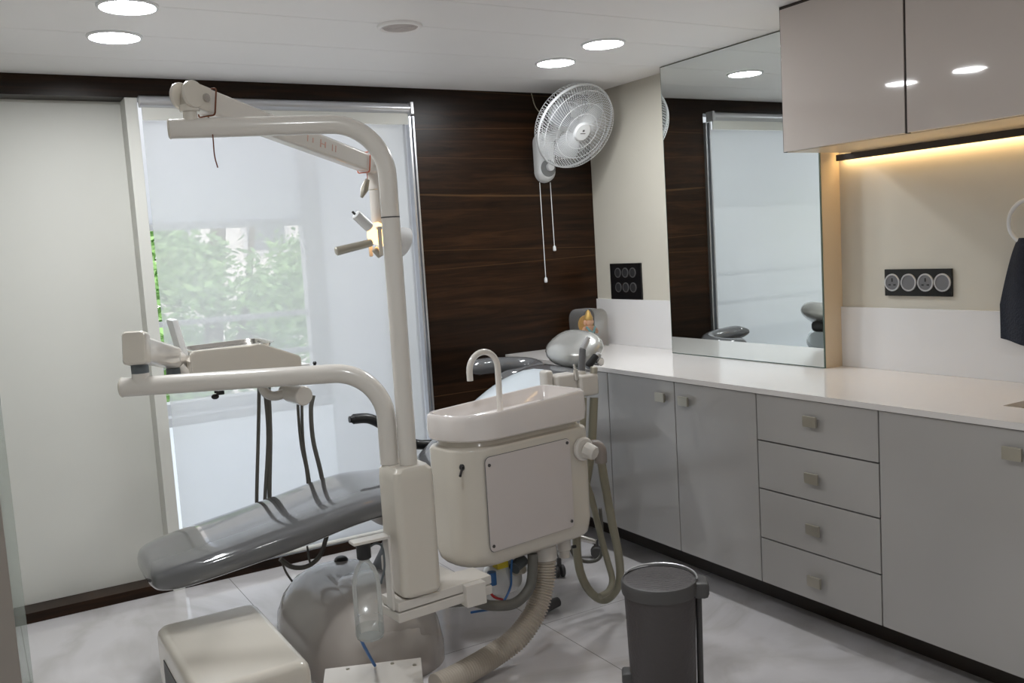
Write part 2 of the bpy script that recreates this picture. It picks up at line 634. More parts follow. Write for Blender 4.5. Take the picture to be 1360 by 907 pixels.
# ------------------------------------------------------------------ outdoors
b = new(); box(b, (-14, 6, -3.4), (20, 30, -3.3)); struct('street', b, M['pavement'])
bt = thing('tree', 'leafy green tree standing outside beyond the window', 'tree', (1.75, 9.0, -3.3))
b = new()
tube(b, smooth_path([(1.75, 9, -3.3), (1.8, 9, -1.5), (1.95, 9, .2), (2.2, 9.1, 2.0)]), lambda t: .16 - .09 * t, 10)
for e in ((3.1, 8.8, 1.6), (1.2, 8.7, 1.3), (2.7, 9.4, 2.6)):
    tube(b, smooth_path([(1.93, 9, 0), ((1.93 + e[0]) / 2, 9, .9), e]), lambda t: .06 - .04 * t, 8)
obj('trunk', b, M['bark'], bt)
b = new()
rnd = random.Random(3)
cl = []
for i in range(64):
    cl.append((V((rnd.uniform(.9, 3.5), rnd.uniform(8.2, 9.8), rnd.uniform(-1.0, 1.75))), rnd.uniform(.16, .44)))
for i in range(22000):
    c, r = rnd.choice(cl)
    d = V((rnd.gauss(0, 1), rnd.gauss(0, 1), rnd.gauss(0, .75)))
    p = c + d * r * .5
    s = rnd.uniform(.018, .046)
    u = V((rnd.uniform(-1, 1), rnd.uniform(-1, 1), rnd.uniform(-.6, .6))).normalized()
    w = u.cross(V((rnd.uniform(-1, 1), rnd.uniform(-1, 1), rnd.uniform(-1, 1)))).normalized()
    b.faces.new([b.verts.new(p + q) for q in (-u * s * 1.5, -w * s * .6, u * s * 1.5, w * s * .6)])
obj('foliage', b, M['leaf'], bt)
bb = thing('building', 'pale building across the street behind the tree', 'building', (4, 17, -3.3))
b = new(); box(b, (-4, 16, -3.3), (11, 20, 5)); obj('wall', b, M['plaster'], bb)
for wx in (1.0, 2.6, 4.2, 5.8):
    for wz in (-.6, 1.6):
        b = new(); box(b, (wx, 15.93, wz), (wx + .8, 15.99, wz + 1.3), .02)
        fr = obj('window', b, M['white_rail'], bb)
        b = new(); box(b, (wx + .08, 15.9, wz + .08), (wx + .72, 15.94, wz + 1.22)); obj('pane', b, M['pane'], fr)

# ------------------------------------------------------------------ roller blind
bl = thing('roller_blind', 'white roller blind with a metal head rail covering the tall window', 'blind', (1.39, YB, 0))
b = new(); tube(b, [(WX0 - .005, YB - .035, 2.163), (2.008, YB - .035, 2.163)], .026, 16); obj('head_rail', b, M['alu'], bl)
b = new(); box(b, (1.995, YB - .064, 2.132), (2.014, YB - .003, 2.192), .003); obj('end_bracket', b, M['silver'], bl)
b = new(); box(b, (WX0 + .004, YB - .040, 2.085), (1.99, YB - .030, 2.142), .002); obj('valance', b, M['white'], bl)
b = new(); box(b, (WX0 + .010, YB + .0100, .06), (1.996, YB + .0112, 2.09)); obj('sheer_cloth', b, M['sheer'], bl)
b = new(); tube(b, [(WX0 + .01, YB + .011, .058), (1.994, YB + .011, .058)], .010, 10); obj('bottom_bar', b, M['white'], bl)
b = new()
box(b, (1.998, YB - .028, .05), (2.010, YB + .03, 2.13), .002)
box(b, (2.022, YB - .020, .05), (2.033, YB + .012, 2.13), .002)
obj('side_guide', b, M['alu'], bl)

# ------------------------------------------------------------------ ceiling fittings
def downlight(x, y, label):
    t = thing('ceiling_light', label, 'ceiling light', (x, y, ZC - .012), 'recessed ceiling lights')
    b = new()
    lathe(b, [(.094, ZC - .0005), (.092, ZC - .006), (.084, ZC - .009), (.081, ZC - .004), (.081, ZC - .0005)], 40, Matrix.Translation((x, y, 0)), False, False)
    obj('trim_ring', b, M['fan'], t)
    b = new(); lathe(b, [(.081, ZC - .0055), (.040, ZC - .0065), (.004, ZC - .007)], 40, Matrix.Translation((x, y, 0)), False, True)
    obj('diffuser', b, M['lamp'], t)
    return t


l0 = downlight(.555, 3.565, 'round white recessed ceiling light nearer the window on the door side')
dup(l0, (.538, 3.15, ZC - .012), 'round white recessed ceiling light by the white door, cut by the top of the photo')
dup(l0, (2.415, 3.562, ZC - .012), 'round white recessed ceiling light directly in front of the wall fan')
dup(l0, (2.402, 3.182, ZC - .012), 'round white recessed ceiling light between fan light and wall cabinets, seen smaller')
for (x, y, s) in ((.55, 1.5, 'over the doorway side'), (1.2, -.5, 'near the entrance')):  # unseen downlights, added to light the room from behind the camera
    dup(l0, (x, y, ZC - .012), 'added unseen ceiling light brightening the room, ' + s)

t = thing('ceiling_speaker', 'round off-white flush ceiling speaker with grille, unlit', 'speaker', (1.463, 3.148, ZC - .012))
b = new(); lathe(b, [(.082, ZC - .0005), (.080, ZC - .008), (.072, ZC - .012), (.066, ZC - .007), (.066, ZC - .0005)], 36, Matrix.Translation((1.463, 3.148, 0)), False, False)
obj('rim', b, M['ceiling'], t)
b = new()
prof = [(.066, ZC - .006)]
for i in range(9):
    r = .062 - i * .0066
    prof += [(r, ZC - .009), (r - .0022, ZC - .009), (r - .0034, ZC - .0045), (r - .0050, ZC - .0045)]
lathe(b, prof, 36, Matrix.Translation((1.463, 3.148, 0)), False, True)
obj('grille', b, M['panel'], t)

# ------------------------------------------------------------------ mirror on its boxed out wall, niche, splashbacks
MY0, MY1, MXF = 2.588, 3.538, 3.003
b = new(); box(b, (MXF + .006, MY0, .876), (XR, MY1, ZC), .001); struct('trim_1', b, M['cream_lam'])
mi = thing('wall_mirror', 'tall frameless mirror standing on the worktop up to the ceiling', 'mirror', (MXF, 3.06, .877))
b = new(); box(b, (MXF, MY0 + .001, .8775), (MXF + .0058, MY1 - .001, ZC - .003)); obj('edge', b, M['edge_glass'], mi)
b = new(); box(b, (MXF - .0006, MY0 + .005, .881), (MXF - .0002, MY1 - .004, ZC - .006)); obj('glass', b, M['mirror'], mi)
b = new(); box(b, (XR - .012, MY1, .8762), (XR, YB - .001, 1.128), .001)
tag(obj('splashback', b, M['tile']), 'low white glossy splashback below the black switch plate in the corner', 'splashback', 'splashbacks')
b = new(); box(b, (XR - .012, .97, .8762), (XR, MY0, 1.122), .001)
tag(obj('splashback', b, M['tile']), 'low white glossy splashback below the four gang sockets in the lit niche', 'splashback', 'splashbacks')

# ------------------------------------------------------------------ base cabinets and worktop
CX = 2.495
b = new(); box(b, (2.65, .97, 0), (2.668, YB - .002, .128)); struct('baseboard_right', b, M['plinth'])


def carcass(t, y0, y1, top=.852):
    b = new(); box(b, (CX + .020, y0 + .001, .1285), (XR - .02, y1 - .001, top)); return obj('carcass', b, M['carcass'], t)


def front(name, t, y0, y1, z0, z1, g=.0025):
    b = new(); box(b, (CX, y0 + g, z0 + g), (CX + .019, y1 - g, z1 - g), .0012)
    return obj(name, b, M['grey_lam'], t)


def knob(y, z, par, name='handle'):
    b = new()
    box(b, (CX - .018, y - .012, z - .009), (CX, y + .012, z + .009), .001)
    box(b, (CX - .026, y - .029, z - .019), (CX - .016, y + .029, z + .019), .002)
    obj(name, b, M['nickel'], par)


t = thing('base_cabinet', 'grey cabinet with a blank end panel in the corner by the wood wall', 'cabinet', (2.8, 3.85, 0), 'base cabinets')
carcass(t, 3.398, YB - .002); front('front_panel', t, 3.398, YB - .002, .1285, .8545)
t = thing('base_cabinet', 'grey two door base cabinet below the mirror with knobs side by side', 'cabinet', (2.8, 2.94, 0), 'base cabinets')
carcass(t, 2.477, 3.398)
d = front('door', t, 2.937, 3.398, .1285, .8545); knob(3.008, .783, d)
d = front('door', t, 2.477, 2.937, .1285, .8545); knob(2.862, .782, d)
t = thing('drawer_unit', 'grey chest of four drawers between the cabinets under the worktop', 'drawers', (2.8, 2.2, 0))
carcass(t, 1.942, 2.477)
zz = [.8545, .678, .494, .304, .1285]
for k in range(4):
    d = front('drawer', t, 1.942, 2.477, zz[k + 1], zz[k]); knob(2.207, [.784, .582, .397, .209][k], d)
t = thing('sink_cabinet', 'wide grey cabinet door below the worktop sink, cut by the photo edge', 'cabinet', (2.8, 1.46, 0))
carcass(t, .972, 1.942, .69)
d = front('door', t, 1.44, 1.942, .1285, .8545); knob(1.487, .788, d)
d = front('door', t, .972, 1.44, .1285, .8545); knob(1.393, .788, d)

SX0, SX1, SY0, SY1 = 2.69, 3.0, 1.12, 1.645
b = new()
for lo, hi in (((2.484, SY1), (XR, YB - .002)), ((2.484, .97), (XR, SY0)), ((2.484, SY0), (SX0, SY1)), ((SX1, SY0), (XR, SY1))):
    box(b, (lo[0], lo[1], .856), (hi[0], hi[1], .876))
bmesh.ops.remove_doubles(b, verts=b.verts, dist=.0005)
dead = [f for f in b.faces if any(g is not f and (g.calc_center_median() - f.calc_center_median()).length < 1e-5 for g in b.faces)]
bmesh.ops.delete(b, geom=dead, context='FACES_ONLY')
tag(obj('worktop', b, M['quartz']), 'long white worktop running over the grey cabinets to the corner', 'worktop')
b = new()
rings = []
for (i, z) in ((-.002, .8555), (.003, .82), (.01, .72), (.05, .70)):
    rings.append([V((x, y, z)) for x, y in sring((SX1 - SX0) / 2 - i, (SY1 - SY0) / 2 - i, 9, 40, ((SX0 + SX1) / 2, (SY0 + SY1) / 2))])
skin(b, rings, False, True)
tag(obj('sink', b, M['sink']), 'beige sink basin sunk into the white worktop at the photo edge', 'sink')

# ------------------------------------------------------------------ wall cabinets with the warm strip below
def wallcab(y0, y1, label):
    t = thing('wall_cabinet', label, 'cabinet', (2.9, (y0 + y1) / 2, 1.738), 'wall cabinets')
    b = new(); box(b, (2.722, y0 + .0005, 1.7385), (XR, y1 - .0005, ZC - .001)); obj('carcass', b, M['cream_lam'], t)
    b = new(); box(b, (2.7015, y0 + .0045, 1.740), (2.7205, y1 - .0045, ZC - .012), .001); obj('door', b, M['taupe'], t)
    b = new()
    box(b, (2.7045, y0 + .0005, 1.7385), (2.7215, y0 + .0042, ZC - .001))
    box(b, (2.7045, y1 - .0042, 1.7385), (2.7215, y1 - .0005, ZC - .001))
    box(b, (2.7045, y0 + .0005, ZC - .0115), (2.7215, y1 - .0005, ZC - .001))
    obj('edge_trim', b, M['dark_edge'], t)


wallcab(1.972, 2.50, 'glossy taupe wall cabinet beside the mirror, first of the row')
wallcab(1.44, 1.972, 'glossy taupe wall cabinet over the four gang socket, second from the mirror')
wallcab(.90, 1.44, 'glossy taupe wall cabinet beyond the photo edge, third from the mirror')
t = thing('strip_light', 'warm glowing light strip in a dark channel under the wall cabinets', 'light', (3.09, 1.8, 1.71))
b = new(); box(b, (3.070, .92, 1.7125), (3.090, 2.565, 1.7375), .002); obj('mounting_channel', b, M['dark_edge'], t)
b = new(); box(b, (3.091, .92, 1.716), (3.104, 2.562, 1.726)); obj('diffuser', b, M['led'], t)

# ------------------------------------------------------------------ plates on the wall
def ringdisc(bm, y, z, x, r, h):
    lathe(bm, [(r, 0), (r, h), (r * .97, h + .0015), (r * .84, h + .0015), (r * .82, h * .6)], 28, frame((x, y, z), (-1, 0, 0)), False, False)


t = thing('socket_plate', 'black glass plate with two sockets and two round switches in the niche', 'socket', (XR, 2.232, 1.17))
b = new(); box(b, (XR - .011, 2.090, 1.170), (XR, 2.376, 1.2735), .002); obj('plate', b, M['blackg'], t)
for i, y in enumerate((2.340, 2.268, 2.196, 2.126)):
    z = 1.222
    b = new(); ringdisc(b, y, z, XR - .011, .034, .003); obj('ring', b, M['silver'], t)
    b = new(); lathe(b, [(.029, 0), (.029, .002), (.002, .0025)], 24, frame((XR - .011, y, z), (-1, 0, 0)), False, True)
    f = obj('socket' if i % 2 == 0 else 'switch', b, M['module'], t)
    if i % 2 == 0:
        b = new()
        for dy, dz, w, h in ((0, .010, .0028, .007), (-.011, -.009, .005, .0028), (.011, -.009, .005, .0028)):
            box(b, (XR - .0145, y + dy - w, z + dz - h), (XR - .0132, y + dy + w, z + dz + h))
        obj('pin_hole', b, M['black'], f)
t = thing('switch_plate', 'black glass plate with six round black switches on the corner wall', 'switch', (XR, 4.02, 1.128))
b = new(); box(b, (XR - .011, 3.888, 1.1285), (XR, 4.158, 1.325), .002); obj('plate', b, M['blackg'], t)
for z in (1.274, 1.194):
    for y in (4.085, 4.02, 3.955):
        b = new(); ringdisc(b, y, z, XR - .011, .027, .0025); r = obj('ring', b, M['dgrey'], t)
        b = new(); lathe(b, [(.022, 0), (.022, .0025), (.002, .003)], 20, frame((XR - .011, y, z), (-1, 0, 0)), False, True)
        obj('switch', b, M['modblack'], t)

t = thing('towel_ring', 'white ring on the niche wall holding the dark towel', 'towel ring', (XR, 1.78, 1.33))
b = new()
pts = [V((XR - .055, 1.772 + .075 * math.cos(a), 1.428 + .075 * math.sin(a))) for a in [2 * PI * k / 40 for k in range(41)]]
tube(b, pts, .007, 10, False)
obj('ring', b, M['fan'], t)
b = new(); cyl(b, (XR, 1.772, 1.503), (XR - .055, 1.772, 1.503), .012, 14); cyl(b, (XR, 1.772, 1.503), (XR - .012, 1.772, 1.503), .026, 20)
obj('mount', b, M['fan'], t)
b = new()
rings = []
for i in range(22):
    s = i / 21
    z = 1.375 - s * .36 if i < 21 else 1.012
    wd = .035 + .075 * min(1, s * 1.5) ** .7
    ring = []
    for k in range(28):
        u = k / 28 * 2 * PI
        fold = .010 * math.sin(u * 4 + s * 1.2) * min(1, s * 2 + .3)
        ring.append(V((XR - .052 + (.020 + fold) * math.sin(u), 1.778 - .008 * s + wd * math.cos(u), z + (.022 * math.cos(u) * s))))
    rings.append(ring)
skin(b, rings)
tag(obj('hanging_towel', b, M['towel']), 'dark navy towel hanging from the white ring in the niche', 'towel')

# ------------------------------------------------------------------ wall fan
FC = at(764, 168, y=4.01)
fn = V((.05, -.84, -.53)).normalized()
fm = frame(FC, fn, (1, 0, 0))
t = thing('wall_fan', 'white caged wall fan on the dark wood wall tilted down', 'fan', (2.75, YB, 1.78))
b = new()
mp = at(722, 212, y=4.29)
rings = []
for y, g in ((4.299, .0), (4.285, .0), (4.262, -.006), (4.250, -.02)):
    ring = []
    for k in range(40):
        a = 2 * PI * k / 40
        hx, hz = .060 + g, .060 + g
        ring.append(V((mp.x + hx * math.cos(a), y, mp.z + hz * math.sin(a) + (.085 if math.sin(a) > 0 else -.065))))
    rings.append(ring)
skin(b, rings)
mount = obj('mount', b, M['fan'], t)
b = new()
lathe(b, [(.046, 0), (.046, .004), (.042, .006), (.002, .006)], 30, frame((mp.x, 4.2505, mp.z - .05), (0, -1, 0)), False, True)
obj('dial_plate', b, M['fangrey'], mount)
b = new(); cyl(b, (mp.x + .004, 4.246, mp.z - .045), (mp.x + .004, 4.222, mp.z - .045), .022, 22, bev=.004); obj('knob', b, M['fan'], mount)
b = new()
back = FC - fn * .155
tube(b, smooth_path([(mp.x, 4.262, mp.z + .06), (mp.x + .01, 4.235, mp.z + .11), V((mp.x + .03, 4.20, mp.z + .13)), back + fn * .02 - V((0, 0, .02))]), .026, 14)
obj('neck', b, M['fan'], t)
b = new(); lathe(b, [(.03, -.19), (.055, -.18), (.068, -.155), (.070, -.10), (.062, -.075), (.03, -.07)], 28, fm); obj('motor_housing', b, M['fan'], t)
FR = .228
def cage(front):
    b = new()
    s = 1 if front else -1
    dp = .062 if front else .085
    prof_r = [1.0, .985, .93, .82, .66, .48, .30, .21]
    prof_z = [.0, .35, .68, .86, .95, .99, 1.0, 1.0]
    nw = 96 if front else 84
    for k in range(nw):
        a = 2 * PI * k / nw
        ca, sa = math.cos(a), math.sin(a)
        sw = [.0, .02, .05, .09, .13, .17, .2, .21] if front else [0] * 8
        pts = [fm @ V((FR * r * math.cos(a + q), FR * r * math.sin(a + q), s * dp * z)) for r, z, q in zip(prof_r, prof_z, sw)]
        tube(b, pts, .0011 if front else .0017, 4, False)
    for r, z in ((.93, .68), (.66, .95), (.42, 1.0)):
        tube(b, [fm @ V((FR * r * math.cos(2 * PI * k / 48), FR * r * math.sin(2 * PI * k / 48), s * dp * z)) for k in range(49)], .0014, 5, False)
    return b
obj('front_grille', cage(True), M['fan'], t)
obj('rear_grille', cage(False), M['fan'], t)
b = new()
tube(b, [fm @ V((FR * math.cos(2 * PI * k / 64), FR * math.sin(2 * PI * k / 64), 0)) for k in range(65)], .008, 8, False, sx=.55)
obj('rim_band', b, M['fan'], t)
b = new(); lathe(b, [(.050, .056), (.050, .067), (.043, .073), (.002, .074)], 30, fm, False, True)
hub = obj('hub_badge', b, M['fan'], t)
b = new()
box(b, (-.006, .004, .0738), (.006, .014, .0746), mtx=fm)
box(b, (-.016, -.008, .0738), (.016, -.004, .0746), mtx=fm)
obj('emblem', b, M['dgrey'], hub)
b = new(); lathe(b, [(.012, -.07), (.030, -.05), (.034, .0), (.024, .025), (.002, .03)], 20, fm)
obj('spinner', b, M['blade'], t)
for q in range(3):
    b = new()
    top, bot = [], []
    for i in range(9):
        s = i / 8
        r = .03 + .155 * s
        wd = .028 + .115 * math.sin(min(1, s * 1.12) * PI * .62)
        a0 = q * 2 * PI / 3 + .5
        for j in range(7):
            u = (j / 6 - .5)
            a = a0 + u * wd / max(.05, r) * .9
            h = .022 * u * 2 * (.5 + .5 * s) - .004
            top.append(V((r * math.cos(a), r * math.sin(a), h - .012 + .0012)))
            bot.append(V((r * math.cos(a), r * math.sin(a), h - .012 - .0012)))
    vt = [b.verts.new(fm @ p) for p in top]
    vb = [b.verts.new(fm @ p) for p in bot]
    for i in range(8):
        for j in range(6):
            k = i * 7 + j
            b.faces.new((vt[k], vt[k + 1], vt[k + 8], vt[k + 7]))
            b.faces.new((vb[k], vb[k + 7], vb[k + 8], vb[k + 1]))
    edge = [i for i in range(7)] + [7 * i + 6 for i in range(1, 9)] + [56 + j for j in range(5, -1, -1)] + [7 * i for i in range(7, 0, -1)]
    for a, c in zip(edge, edge[1:] + edge[:1]):
        b.faces.new((vt[a], vb[a], vb[c], vt[c]))
    obj('blade', b, M['blade'], t)
for (p0, p1) in (((717, 246), (723, 371)), ((731, 246), (735, 329))):
    a, c = at(*p0, y=4.262), at(*p1, y=4.262)
    c.x = a.x + .004
    b = new(); tube(b, smooth_path([a + V((0, 0, .015)), (a + c) / 2, c]), .0022, 6)
    cd = obj('pull_cord', b, M['fan'], t)
    b = new(); lathe(b, [(.003, .03), (.008, .022), (.009, .004), (.006, 0)], 12, Matrix.Translation(c - V((0, 0, .018)))); obj('pull_knob', b, M['fan'], cd)
b = new(); tube(b, smooth_path([(2.742, 4.292, 2.266), (2.765, 4.29, 2.19), (2.80, 4.24, 2.12)]), .003, 6); obj('power_cord', b, M['hose_tan'], t)

# ------------------------------------------------------------------ figurine in its clear case
ix, iy = 2.955, 4.175
t = thing('figurine', 'small seated gold and orange figurine on a red base in the corner', 'figurine', (ix, iy, .876))
b = new()
for z, h, s in ((.8845, .014, .060), (.8985, .014, .052)):
    rings = [[V((ix + x, iy + y, z + dz)) for x, y in sring(s, s * .72, 5, 28)] for dz in (0, h)]
    skin(b, rings)
bs = obj('pedestal', b, M['red'], t)
b = new(); skin(b, [[V((ix + x, iy + y, .880 + dz)) for x, y in sring(.066, .050, 5, 28)] for dz in (0, .005)]); obj('pedestal_foot', b, M['yellow'], bs)
b = new()
blob(b, (ix - .002, iy, .930), (.046, .034, .020))
obj('legs', b, M['yellow'], t)
b = new()
blob(b, (ix, iy, .965), (.030, .026, .036))
blob(b, (ix, iy - .006, 1.012), (.020, .020, .022))
for s in (-1, 1):
    tube(b, smooth_path([(ix + s * .026, iy, .985), (ix + s * .045, iy - .012, .966), (ix + s * .032, iy - .030, .955)]), .008, 8)
    blob(b, (ix + s * .024, iy - .002, 1.012), (.011, .005, .014))
obj('body', b, M['skin'], t)
b = new()
lathe(b, [(.023, 0), (.026, .012), (.018, .03), (.012, .046), (.003, .056)], 16, Matrix.Translation((ix, iy - .002, 1.024)))
obj('crown', b, M['gold'], t)
b = new(); lathe(b, [(.050, 0), (.050, .006), (.003, .007)], 24, frame((ix, iy + .030, 1.0), (0, -1, 0))); obj('halo', b, M['gold'], t)
b = new(); tube(b, smooth_path([(ix - .03, iy - .02, .99), (ix, iy - .034, .955), (ix + .03, iy - .02, .985)]), .006, 8); obj('garland', b, M['turq'], t)
b = new()
cw, cd_ = .086, .062
for sgn in (0, 1):
    pass
outl = [(-cw, 0), (-cw, .16)] + [(-cw + .05 - .05 * math.cos(a), .16 + .05 * math.sin(a)) for a in [PI / 2 * k / 6 for k in range(1, 7)]]
outl += [(-x, z) for x, z in reversed(outl)]
rings = [[V((ix + x, iy + y, .8765 + z)) for x, z in outl] for y in (-cd_, cd_)]
skin(b, rings)
tag(obj('display_case', b, M['clear']), 'clear rounded case standing over the small figurine in the corner', 'case')

# ------------------------------------------------------------------ dental chair
YC = 3.25
t = thing('dental_chair', 'grey reclined dental chair with a pale shell and moulded base', 'dental chair', (1.15, YC, 0))


def pad_loft(bm, st, seg=32, n=3.4):
    """st: (x, z top, z bottom, half width[, y shift]); rings stand across the chair"""
    rings = []
    for s in st:
        x, zt, zb, hw = s[:4]
        tx = s[4] if len(s) > 4 else 0.0
        zc, hh = (zt + zb) / 2, (zt - zb) / 2
        rings.append([V((x - tx * (q / max(hh, 1e-4)), YC + p, zc + q)) for p, q in sring(hw, hh, n, seg)])
    skin(bm, rings)


def interp(tab, n):
    out = []
    P = [tab[0]] + list(tab) + [tab[-1]]
    for i in range(1, len(P) - 2):
        for k in range(n):
            u = k / n
            out.append(tuple(0.5 * ((2 * b_) + (c_ - a_) * u + (2 * a_ - 5 * b_ + 4 * c_ - d_) * u * u + (3 * b_ - a_ - 3 * c_ + d_) * u ** 3)
                             for a_, b_, c_, d_ in zip(P[i - 1], P[i], P[i + 1], P[i + 2])))
    out.append(tuple(tab[-1]))
    return out


b = new()
pad_loft(b, interp([(.425, .452, .436, .09), (.432, .474, .420, .145), (.455, .492, .408, .19), (.52, .508, .408, .222), (.65, .528, .424, .235),
                    (.90, .566, .458, .240), (1.08, .597, .492, .245), (1.22, .612, .508, .25), (1.36, .602, .502, .25), (1.50, .600, .49, .25), (1.56, .585, .51, .22)], 4))
obj('seat_cushion', b, M['vinyl'], t)
b = new()
pad_loft(b, interp([(1.50, .56, .50, .20, 0), (1.53, .60, .49, .235, .02), (1.65, .685, .575, .245, .03), (1.80, .785, .68, .24, .03), (1.95, .875, .775, .225, .03),
                    (2.06, .925, .835, .20, .025), (2.13, .940, .865, .165, .015), (2.165, .930, .885, .10, .005)], 4))
obj('back_cushion', b, M['vinyl'], t)
b = new()
pad_loft(b, interp([(1.60, .60, .50, .20, 0), (1.68, .70, .55, .265, .02), (1.80, .790, .61, .268, .03), (1.94, .878, .69, .255, .03),
                    (2.06, .926, .76, .232, .03), (2.14, .934, .80, .20, .02), (2.19, .920, .83, .14, .01)], 4), n=2.8)
obj('back_shell', b, M['shell'], t)
b = new()
hm = Matrix.Rotation(-math.radians(33), 3, 'Y') @ Matrix.Rotation(math.radians(6), 3, 'X')
blob(b, (2.215, YC - .005, 1.003), (.098, .150, .052), hm, 28, 2.5)
hr = obj('headrest', b, M['film'], t)
b = new()
tube(b, smooth_path([(2.12, YC, .88), (2.20, YC, .915), (2.245, YC, .965)]), .022, 12)
blob(b, (2.275, YC - .01, .955), (.028, .045, .03), None, 14, 3)
obj('headrest_mount', b, M['black'], hr)
b = new()
cyl(b, (2.285, YC - .10, .945), (2.285, YC - .05, .945), .018, 14, bev=.003)
obj('headrest_lever', b, M['steel'], hr)
b = new()
tube(b, smooth_path([at(464, 557, y=3.53), at(490, 556, y=3.53), at(512, 567, y=3.53), at(532, 580, y=3.53), at(553, 590, y=3.53), at(590, 592, y=3.53), at(610, 610, y=3.53)]), lambda u: .021 if u > .03 else .014, 14)
arm_ = obj('armrest', b, M['black'], t)
b = new()
e_ = at(600, 600, y=3.53)
tube(b, smooth_path([e_ + V((0, 0, .005)), e_ + V((.01, -.005, -.05)), V((e_.x - .03, 3.50, .555)), V((e_.x - .10, 3.44, .50))], 6), .013, 12)
obj('armrest_bracket', b, M['steel'], t)
b = new()
pad_loft(b, [(1.24, .50, .455, .12), (1.26, .505, .445, .15), (1.45, .51, .43, .16), (1.60, .55, .44, .15), (1.72, .60, .52, .13)], n=5)
obj('seat_frame', b, M['basegrey'], t)
b = new()
rings = []
for z, hx, hy, xo in ((.15, .10, .15, 1.30), (.30, .075, .13, 1.37), (.44, .07, .12, 1.42)):
    rings.append([V((xo + x, 3.23 + y, z)) for x, y in sring(hx, hy, 4, 32)])
skin(b, rings)
obj('lift_column', b, M['dgrey'], t)
b = new()
rings = []
for z, hx, hy in ((0, .245, .40), (.05, .25, .405), (.10, .245, .40), (.16, .222, .375), (.215, .18, .33), (.25, .13, .27), (.268, .07, .19), (.272, .02, .08)):
    rings.append([V((1.14 + x, 3.215 + y, z)) for x, y in sring(hx, hy, 3.0, 44)])
skin(b, rings)
bs = obj('base', b, M['basegrey'], t)
b = new()
rings = []
for z, hx, hy in ((.0, .226, .30), (.06, .226, .30), (.14, .212, .285), (.20, .185, .255), (.245, .14, .205), (.275, .09, .14), (.285, .03, .05)):
    rings.append([V((1.165 + x, 3.10 + y, z)) for x, y in sring(hx, hy * .93, 2.6, 44)])
skin(b, rings)
obj('base_cover', b, M['basegrey'], t)
b = new(); blob(b, at(453, 744, y=3.42), (.028, .03, .018), None, 16); obj('base_button', b, M['black'], t)
for pts, r in ((((372, 742), (388, 753), (408, 752), (425, 738), (434, 712)), .009), (((374, 745), (380, 760), (388, 772)), .004), (((408, 725), (410, 740), (412, 748)), .004)):
    b = new(); tube(b, smooth_path([at(*p, y=3.30) for p in pts], 6), r, 8); obj('cable', b, M['hose'], t)

# ------------------------------------------------------------------ cuspidor unit: beam, block, cabinet, bowl
UA = math.radians(8.5)
UO = V((1.285, 2.585, 0))
uu, uv = V((math.cos(UA), math.sin(UA), 0)), V((-math.sin(UA), math.cos(UA), 0))


def U(a, d, z):
    return UO + uu * a + uv * d + V((0, 0, z))


t = thing('cuspidor_unit', 'ivory dental water unit with rinse bowl, cabinet and support block', 'dental unit', (1.45, 2.75, 0))
cu = t


def uplan(bm, levels, seg=48):
    """levels: (z, left, right, front, back, front-left radius exponent)"""
    rings = []
    for z, a0, a1, d0, d1, n in levels:
        rings.append([U(x, y, z) for x, y in sring((a1 - a0) / 2, (d1 - d0) / 2, n, seg, ((a0 + a1) / 2, (d0 + d1) / 2))])
    skin(bm, rings)


def plan(a0, a1, d0, d1, rl, rr, seg=7, rbl=None):
    """rectangle in unit coordinates with big radii rl at the left corners and rr at the right ones"""
    out = []
    rb = rl if rbl is None else rbl
    for cx, cy, r, s in ((a0 + rl, d0 + rl, rl, PI), (a1 - rr, d0 + rr, rr, 1.5 * PI), (a1 - rr, d1 - rr, rr, 0), (a0 + rb, d1 - rb, rb, .5 * PI)):
        for k in range(seg):
            a = s + .5 * PI * k / (seg - 1)
            out.append((cx + r * math.cos(a), cy + r * math.sin(a)))
    return out


b = new()
rings = []
for z, g, rl, rr in ((.392, .045, .08, .02), (.400, .022, .10, .03), (.415, .010, .11, .035), (.44, .004, .115, .04), (.47, 0, .12, .04),
                     (.79, 0, .12, .04), (.800, .006, .118, .038), (.805, .02, .11, .03), (.835, .03, .10, .03)):
    rings.append([U(x, y, z) for x, y in plan(g + .040, .598 - g, g, .235 - g, rl, rr, 7, .05)])
skin(b, rings)
body = obj('cabinet', b, M['cream2'], t)
b = new()
rings = []
pa0, pa1, pz0, pz1 = .118, .492, .455, .772
outl = plan(pa0, pa1, pz0, pz1, .018, .018, 5)
for d in (.0, -.003):
    rings.append([U(x, d - .001, z) for x, z in outl])
skin(b, rings)
pan = obj('service_panel', b, M['panel'], body)
b = new()
po = plan(pa0 - .0016, pa1 + .0016, pz0 - .0016, pz1 + .0016, .0195, .0195, 5)
skin(b, [[U(x, -.0008, z) for x, z in po], [U(x, -.0018, z) for x, z in po]])
obj('panel_gasket', b, M['module'], body)
for x, z in ((pa0 + .014, pz1 - .026), (pa1 - .014, pz1 - .014), (pa0 + .012, pz0 + .020), (pa1 - .012, pz0 + .022)):
    b = new(); cyl(b, U(x, -.003, z), U(x, -.007, z), .0055, 12); obj('screw', b, M['dgrey'], pan)
b = new()
blob(b, U(.064, .052, .745), (.010, .010, .012), None, 12)
cyl(b, U(.060, .047, .742), U(.030, .018, .728), .0045, 10)
obj('toggle_switch', b, M['black'], body)
b = new(); cyl(b, U(.546, -.001, .725), U(.546, -.024, .725), .042, 28, bev=.006); cyl(b, U(.548, -.022, .723), U(.556, -.062, .712), .030, 8, r2=.026, bev=.004)
obj('knob', b, M['cream'], body)

